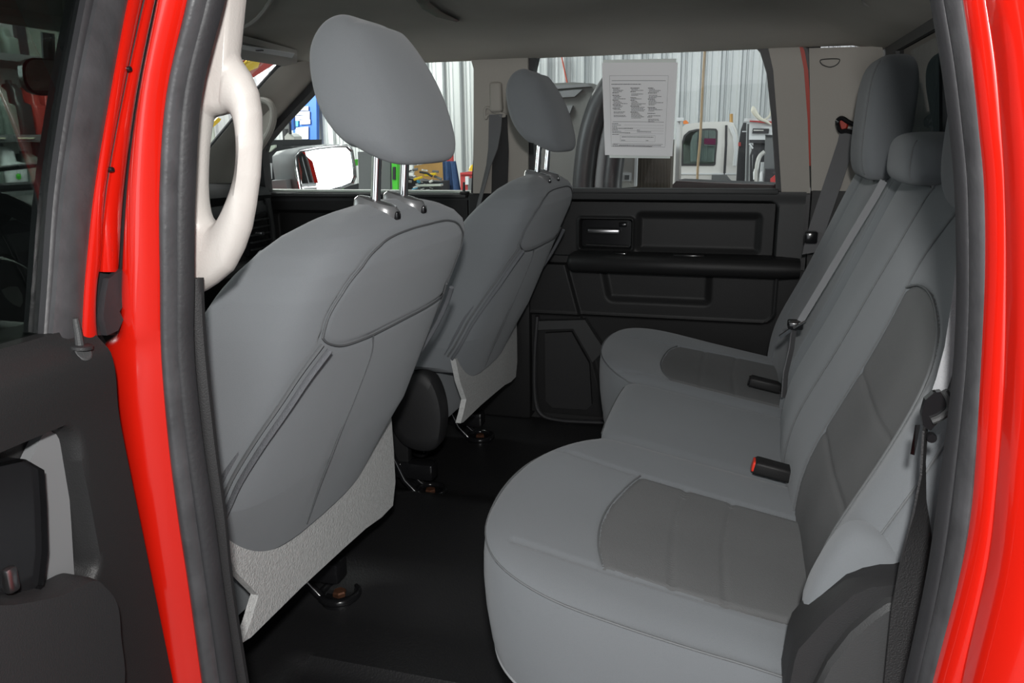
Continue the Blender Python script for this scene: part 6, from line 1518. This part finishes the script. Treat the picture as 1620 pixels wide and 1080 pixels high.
MB().tube([((-2.967, 6.6, 0.5598)[0], 6.6, GZ), (-2.964, 6.6, 0.6502)], 0.038, 16).build('body', M['red_tin'], rdc)
bg_outline('card', [(-3.002, 6.55, 0.6515), (-2.964, 6.55, 0.7279), (-2.95, 6.55, 0.7278), (-2.952, 6.55, 0.6512)], 6.55, 0.04, M['orange_card'], rdc)
fan = thing('wall_fan', 'wire cage fan standing against the bright wall right of the near headrest', 'fan', (-3.107, 7, 0.6358))
fc = Vector((-3.096, 7, 0.8308))
for r1, r2 in ((0.045, 0.092), (0.030, 0.06)):
    MB().tube([fc + Vector((r1 * math.cos(a), -0.02, r2 * math.sin(a))) for a in np.linspace(0, 2 * math.pi, 28, endpoint=False)], 0.0035, 6, closed=True).build('cage_ring', M['dark_grey'], fan)
for k in range(10):
    a = 2 * math.pi * k / 10
    MB().tube([fc + Vector((0, -0.03, 0)), fc + Vector((0.045 * math.cos(a), -0.02, 0.092 * math.sin(a)))], 0.002, 5).build('cage_wire', M['dark_grey'], fan)
for k in range(3):
    a = 2 * math.pi * k / 3 + 0.4
    MB().loft([[fc + Vector((0.008 * math.cos(a + b), 0, 0.016 * math.sin(a + b))) for b in (0, 0.8)] + [fc + Vector((0.038 * math.cos(a + b), 0.01, 0.08 * math.sin(a + b))) for b in (0.7, -0.1)], [fc + Vector((0.008 * math.cos(a + b), 0.006, 0.016 * math.sin(a + b))) for b in (0, 0.8)] + [fc + Vector((0.038 * math.cos(a + b), 0.016, 0.08 * math.sin(a + b))) for b in (0.7, -0.1)]]).build('blade', M['alu'], fan)
MB().tube([fc + Vector((0, 0.03, -0.09)), Vector((fc.x, fc.y + 0.03, GZ))], 0.012, 8).build('stem', M['dark_grey'], fan)
MB().disc(fc, (0, -1, 0), 0.014, 0.03).build('motor', M['dark'], fan)
rcr = thing('red_crate', 'red crate with grey side at the right edge of the far front window', 'crate', (-2.217, 5, 0.3903))
bg_outline('body', [(-2.282, 5, 0.2953), (-2.281, 5, 0.5202), (-2.147, 5, 0.5306), (-2.125, 5, 0.5254), (-2.13, 5, 0.2968)], 5.0, 0.3, M['red_tin'], rcr, down=GZ)
bg_outline('grey_side', [(-2.213, 4.98, 0.2976), (-2.208, 4.98, 0.485), (-2.119, 4.98, 0.4903), (-2.123, 4.98, 0.2984)], 4.98, 0.04, M['dark_grey'], rcr)
bg_outline('white_label', [(-2.228, 4.97, 0.4337), (-2.226, 4.97, 0.5009), (-2.199, 4.97, 0.501), (-2.2, 4.97, 0.4338)], 4.97, 0.03, M['white'], rcr)
bg_outline('lid', [(-2.271, 4.97, 0.5163), (-2.27, 4.97, 0.5318), (-2.114, 4.97, 0.5421), (-2.115, 4.97, 0.5165)], 4.97, 0.34, M['red_tin'], rcr)
yh_ = thing('yellow_helmet', 'yellow hard hat resting on the red crate', 'helmet', (-2.209, 5.15, 0.5347))
MB().loft([[tuple(Vector((-2.209, 5.15, 0.54)) + Vector((0.045 * r * math.cos(a), 0.045 * r * math.sin(a), h))) for a in np.linspace(0, 2 * math.pi, 20, endpoint=False)] for r, h in ((1.15, 0), (1.0, 0.006), (0.95, 0.022), (0.75, 0.040), (0.4, 0.05), (0.05, 0.053))]).build('shell', M['yellow'], yh_)

# ---- banner and panel seen through the windscreen
bn = thing('red_banner', 'dark red banner with yellow emblem high beyond the windscreen', 'banner', (-6, 7.611, 1.594))
bp_ = [(-6, 6.891, 1.711), (-6, 8.514, 1.864), (-6, 8.354, 1.819), (-6, 7.628, 1.535), (-6, 6.801, 1.177)]
MB().loft([[(p[0], p[1], p[2]) for p in bp_], [(p[0] - 0.04, p[1], p[2]) for p in bp_]]).build('cloth', M['banner_red'], bn, smooth=False)
for a in ([(-5.97, 7.504, 1.689), (-5.97, 7.663, 1.775), (-5.97, 7.897, 1.787), (-5.97, 7.828, 1.706), (-5.97, 7.657, 1.656), (-5.97, 7.585, 1.621)], [(-5.97, 7.428, 1.697), (-5.97, 7.624, 1.779), (-5.97, 7.649, 1.774), (-5.97, 7.478, 1.687)], [(-5.97, 6.726, 0.9782), (-5.97, 6.919, 1.081), (-5.97, 6.976, 1.067), (-5.97, 6.947, 1.038), (-5.97, 6.768, 0.9503)]):
    MB().loft([a, [(p[0] - 0.02, p[1], p[2]) for p in a]]).build('yellow_emblem', M['yellow'], bn, smooth=False)

MB().box(-6.06, -6.01, bp_[4][1] - 0.3, bp_[4][1] - 0.22, GZ, bp_[4][2]).build('pole', M['dark'], bn)
MB().box(-6.06, -6.01, bp_[1][1] - 0.1, bp_[1][1], GZ, bp_[1][2]).build('pole', M['dark'], bn)
# ---- shelves of jugs beyond the windscreen, seen through the dark glass at the far left
sh = thing('shelf_unit', 'grey steel shelf unit holding jugs beyond the windscreen', 'shelf', (-3.4, 1.82, 0.5824))
SX = -3.4
y0_, y1_ = (-3.4, 1.447, 0.8818)[1], (-3.4, 2.242, 0.8905)[1]
zA, zB, zC = (-3.4, 1.945, 1.223)[2], (-3.4, 1.872, 0.8472)[2], (-3.4, 1.821, 0.5885)[2]
for z in (zA, zB, zC):
    MB().box(SX - 0.35, SX, y0_, y1_, z - 0.035, z, 0.003).build('shelf_board', M['shelf'], sh)
up_y = (-3.4, 1.829, 1.179)[1]
for yy_ in (up_y, y1_ - 0.02):
    MB().box(SX - 0.36, SX - 0.33, yy_ - 0.03, yy_ + 0.03, GZ, zA + 0.5).build('upright', M['dark'], sh)
MB().box(SX - 0.37, SX - 0.355, y0_, y1_, GZ, zA + 0.5).build('back_panel', M['alu'], sh, smooth=False)
for k in range(5):
    MB().box(SX - 0.332, SX - 0.325, up_y - 0.012, up_y + 0.012, zB + 0.30 + k * 0.03, zB + 0.315 + k * 0.03).build('upright_slot', M['tag'], sh)
MB().loft([[(-3.396, 1.68, 0.8266), (-3.396, 1.714, 0.8265), (-3.396, 1.716, 0.8352), (-3.396, 1.682, 0.8353)], [(p[0] + 0.003, p[1], p[2]) for p in [(-3.396, 1.68, 0.8266), (-3.396, 1.714, 0.8265), (-3.396, 1.716, 0.8352), (-3.396, 1.682, 0.8353)]]]).build('price_tag', M['tag'], sh, smooth=False)
MB().loft([[(-3.396, 1.784, 0.8262), (-3.396, 1.879, 0.8259), (-3.396, 1.881, 0.835), (-3.396, 1.786, 0.8351)], [(p[0] + 0.003, p[1], p[2]) for p in [(-3.396, 1.784, 0.8262), (-3.396, 1.879, 0.8259), (-3.396, 1.881, 0.835), (-3.396, 1.786, 0.8351)]]]).build('price_tag', M['tag'], sh, smooth=False)
MB().loft([[(-3.396, 1.97, 0.8255), (-3.396, 2.025, 0.8253), (-3.396, 2.027, 0.8348), (-3.396, 1.972, 0.8349)], [(p[0] + 0.003, p[1], p[2]) for p in [(-3.396, 1.97, 0.8255), (-3.396, 2.025, 0.8253), (-3.396, 2.027, 0.8348), (-3.396, 1.972, 0.8349)]]]).build('price_tag', M['tag'], sh, smooth=False)

def jug(yc, z, h, w, d, m, label, neck=0.22):
    t = thing('oil_jug', label, 'jug', (SX - 0.10, yc, z), 'jugs on the shelves')
    def rr_(k, kd, zz, dy=0.0):
        return [(SX - 0.10 + x, yc + y + dy, z + zz) for y, x in rrect(-w / 2 * k, w / 2 * k, -d / 2 * kd, d / 2 * kd, 0.25 * min(w * k, d * kd), 3)]
    MB().loft([rr_(0.94, 0.94, 0), rr_(1, 1, 0.01), rr_(1, 1, h * 0.52), rr_(0.96, 0.96, h * 0.56), rr_(0.62, 0.80, h * 0.60, -w * 0.15), rr_(0.58, 0.76, h * 0.82, -w * 0.15), rr_(0.36, 0.4, h * 0.93, -w * 0.15)]).build('body', m, t, angle=50)
    MB().tube([(SX - 0.10, yc - w * 0.15, z + h * 0.92), (SX - 0.10, yc - w * 0.15, z + h)], w * 0.16, 12).build('cap', M['jug_black'], t)
    MB().tube([(SX - 0.10, yc + w * 0.12, z + h * 0.80), (SX - 0.10, yc + w * 0.34, z + h * 0.78), (SX - 0.10, yc + w * 0.42, z + h * 0.68), (SX - 0.10, yc + w * 0.40, z + h * 0.55)], w * 0.075, 8).build('jug_handle', m, t)
    return t
q = (-3.4, 1.722, 0.847)
jug(q[1], zB, (-3.4, 1.77, 1.091)[2] - zB, abs((-3.4, 1.799, 0.8471)[1] - q[1]), 0.14, M['jug_grey'], 'olive grey jug at the left end of the middle shelf')
q = (-3.4, 1.806, 0.8471)
jug(q[1], zB, (-3.4, 1.855, 1.096)[2] - zB, abs((-3.4, 1.894, 0.8472)[1] - q[1]), 0.14, M['jug_grey'], 'olive grey jug between another olive jug and a black jug on the middle shelf')
q = (-3.4, 1.894, 0.8472)
jug(q[1], zB, (-3.4, 1.945, 1.108)[2] - zB, abs((-3.4, 1.986, 0.8473)[1] - q[1]), 0.14, M['jug_black'], 'black jug left of the red jugs on the middle shelf')
q = (-3.4, 1.99, 0.8473)
jug(q[1], zB, (-3.4, 2.038, 1.095)[2] - zB, abs((-3.4, 2.069, 0.8475)[1] - q[1]), 0.14, M['jug_red'], 'red jug beside the black jug on the middle shelf')
q = (-3.4, 2.057, 0.8474)
jug(q[1], zB, (-3.4, 2.104, 1.093)[2] - zB, abs((-3.4, 2.115, 0.8475)[1] - q[1]), 0.14, M['jug_red'], 'red jug at the right, by the mirror, on the middle shelf')
q = (-3.4, 1.666, 0.598)
jg = jug(q[1], zC, (-3.4, 1.703, 0.7857)[2] - zC, abs((-3.4, 1.756, 0.5925)[1] - q[1]), 0.16, M['jug_grey'], 'olive grey jug left of the white jug on the lower shelf')
q = (-3.4, 1.785, 0.5907)
jg = jug(q[1], zC, (-3.4, 1.827, 0.8081)[2] - zC, abs((-3.4, 1.911, 0.583)[1] - q[1]), 0.16, M['jug_white'], 'white jug with green mark on the lower shelf')
MB().disc((SX - 0.02, q[1] - 0.01, zC + 0.06), (1, 0, 0), 0.014, 0.004, 14).build('green_mark', M['green'], jg)
q = (-3.4, 1.919, 0.5825)
jg = jug(q[1], zC, (-3.4, 1.955, 0.7697)[2] - zC, abs((-3.4, 2.038, 0.5753)[1] - q[1]), 0.16, M['jug_grey'], 'olive grey jug right of the white jug on the lower shelf')
q = (-3.4, 1.781, 1.217)
jug(q[1], zA, (-3.4, 1.81, 1.36)[2] - zA, abs((-3.4, 1.852, 1.224)[1] - q[1]), 0.14, M['jug_grey'], 'olive grey jug at the left end of the top shelf')
q = (-3.4, 1.881, 1.226)
jug(q[1], zA, (-3.4, 1.907, 1.361)[2] - zA, abs((-3.4, 1.962, 1.234)[1] - q[1]), 0.14, M['jug_grey'], 'olive grey jug at the middle of the top shelf')

wp = thing('wiper_arm', 'black wiper arm lying along the bottom of the windscreen', 'wiper', (-1.80, -0.1, 0.68))
MB().tube([(-1.80, -0.55, 0.685), (-1.79, -0.1, 0.70), (-1.78, 0.40, 0.695)], 0.012, 8).build('arm', M['dark'], wp)
MB().tube([(-1.79, -0.40, 0.70), (-1.74, 0.02, 0.735), (-1.72, 0.30, 0.75)], 0.007, 8).build('blade', M['dark'], wp)

# ================================================================== papers on the far rear window
pf = thing('printed_form', 'white printed form taped to the far rear window, in front of a second sheet', 'paper', (-0.2682, 0.77, 0.7556))
FO_ = [(-0.3602, 0.7483, 0.983), (-0.1716, 0.7493, 0.977), (-0.179, 0.7853, 0.7516), (-0.3541, 0.7847, 0.7558)]
FO_ = [np.array(p) + np.array((0, -0.004, 0)) for p in FO_]
def fp(u, v, d=0.0):
    a = FO_[0] * (1 - u) + FO_[1] * u
    b = FO_[3] * (1 - u) + FO_[2] * u
    bow = 0.003 * math.sin(u * math.pi) 
    p = a * (1 - v) + b * v
    return (p[0], p[1] - d - bow, p[2])
NU = 12
b = MB()
b.loft([[fp(i / NU, v) for i in range(NU + 1)] + [fp(i / NU, v, -0.0006) for i in range(NU, -1, -1)] for v in np.linspace(0, 1, 8)])
b.build('sheet', M['paper'], pf, angle=60)
def bar(mb, u0, u1, v0, v1):
    n = max(1, int((u1 - u0) / 0.12))
    V, F = [], []
    for i in range(n + 1):
        u = u0 + (u1 - u0) * i / n
        V += [fp(u, v0, 0.0007), fp(u, v1, 0.0007)]
    F = [(2 * i, 2 * i + 1, 2 * i + 3, 2 * i + 2) for i in range(n)]
    mb.add(V, F)
ru = MB()
X0, X1, Y0, Y1 = 0.10, 0.885, 0.135, 0.90
for v in (Y0, Y1):
    bar(ru, X0, X1, v, v + 0.003)
for u in (X0, X1):
    bar(ru, u, u + 0.003, Y0, Y1)
for v, w in ((0.185, 0.0055), (0.625, 0.0045), (0.868, 0.004)):
    bar(ru, X0 + 0.03, X1 - 0.03, v, v + w)
for v in (0.662, 0.695, 0.722, 0.755):
    bar(ru, X0 + 0.20, X1 - 0.03, v, v + 0.0018)
for v in (0.775, 0.842):
    bar(ru, 0.235, 0.74, v, v + 0.002)
for u in (0.235, 0.738):
    bar(ru, u, u + 0.0025, 0.775, 0.842)
ru.build('form_rules', M['ink_grey'], pf, smooth=False)
random.seed(11)
tx = MB()
def words(u0, u1, v, h):
    u = u0
    while u < u1:
        w = min(random.uniform(0.008, 0.030), u1 - u)
        bar(tx, u, u + w, v, v + h)
        u += w + 0.0045
words(0.125, 0.53, 0.222, 0.007)
for c0, n, hs in ((0.135, 26, (0, 4, 6, 10, 14, 17)), (0.385, 26, (0, 3, 8, 10, 15, 20)), (0.625, 29, (0, 4, 9, 16, 21, 24))):
    v = 0.262
    for k in range(n):
        if k in hs:
            words(c0, c0 + random.uniform(0.06, 0.13), v, 0.0075)
        elif random.random() < 0.86:
            words(c0 + 0.012, c0 + random.uniform(0.09, 0.215), v, 0.0055)
        v += 0.0128
for u0, u1, v in ((0.12, 0.21, 0.645), (0.12, 0.25, 0.662), (0.12, 0.19, 0.680), (0.12, 0.42, 0.697), (0.12, 0.20, 0.712), (0.12, 0.25, 0.730), (0.12, 0.38, 0.745), (0.12, 0.22, 0.764), (0.48, 0.52, 0.714), (0.48, 0.68, 0.733), (0.26, 0.72, 0.790), (0.25, 0.31, 0.828), (0.61, 0.645, 0.828), (0.12, 0.20, 0.876), (0.22, 0.83, 0.882), (0.12, 0.70, 0.892)):
    words(u0, u1, v, 0.0065)
tx.build('printed_text', M['ink'], pf, smooth=False)
p2 = thing('paper_sheet', 'second white sheet behind the printed form on the far rear window', 'paper', (-0.2653, 0.775, 0.7475))
S2_ = [(-0.3577, 0.7471, 0.9903), (-0.1757, 0.7477, 0.9866), (-0.1853, 0.7862, 0.746), (-0.3432, 0.7859, 0.7484)]
MB().loft([[(p[0], p[1] + 0.002, p[2]) for p in S2_], [(p[0], p[1] + 0.0028, p[2]) for p in S2_]]).build('sheet', M['paper2'], p2, smooth=False)
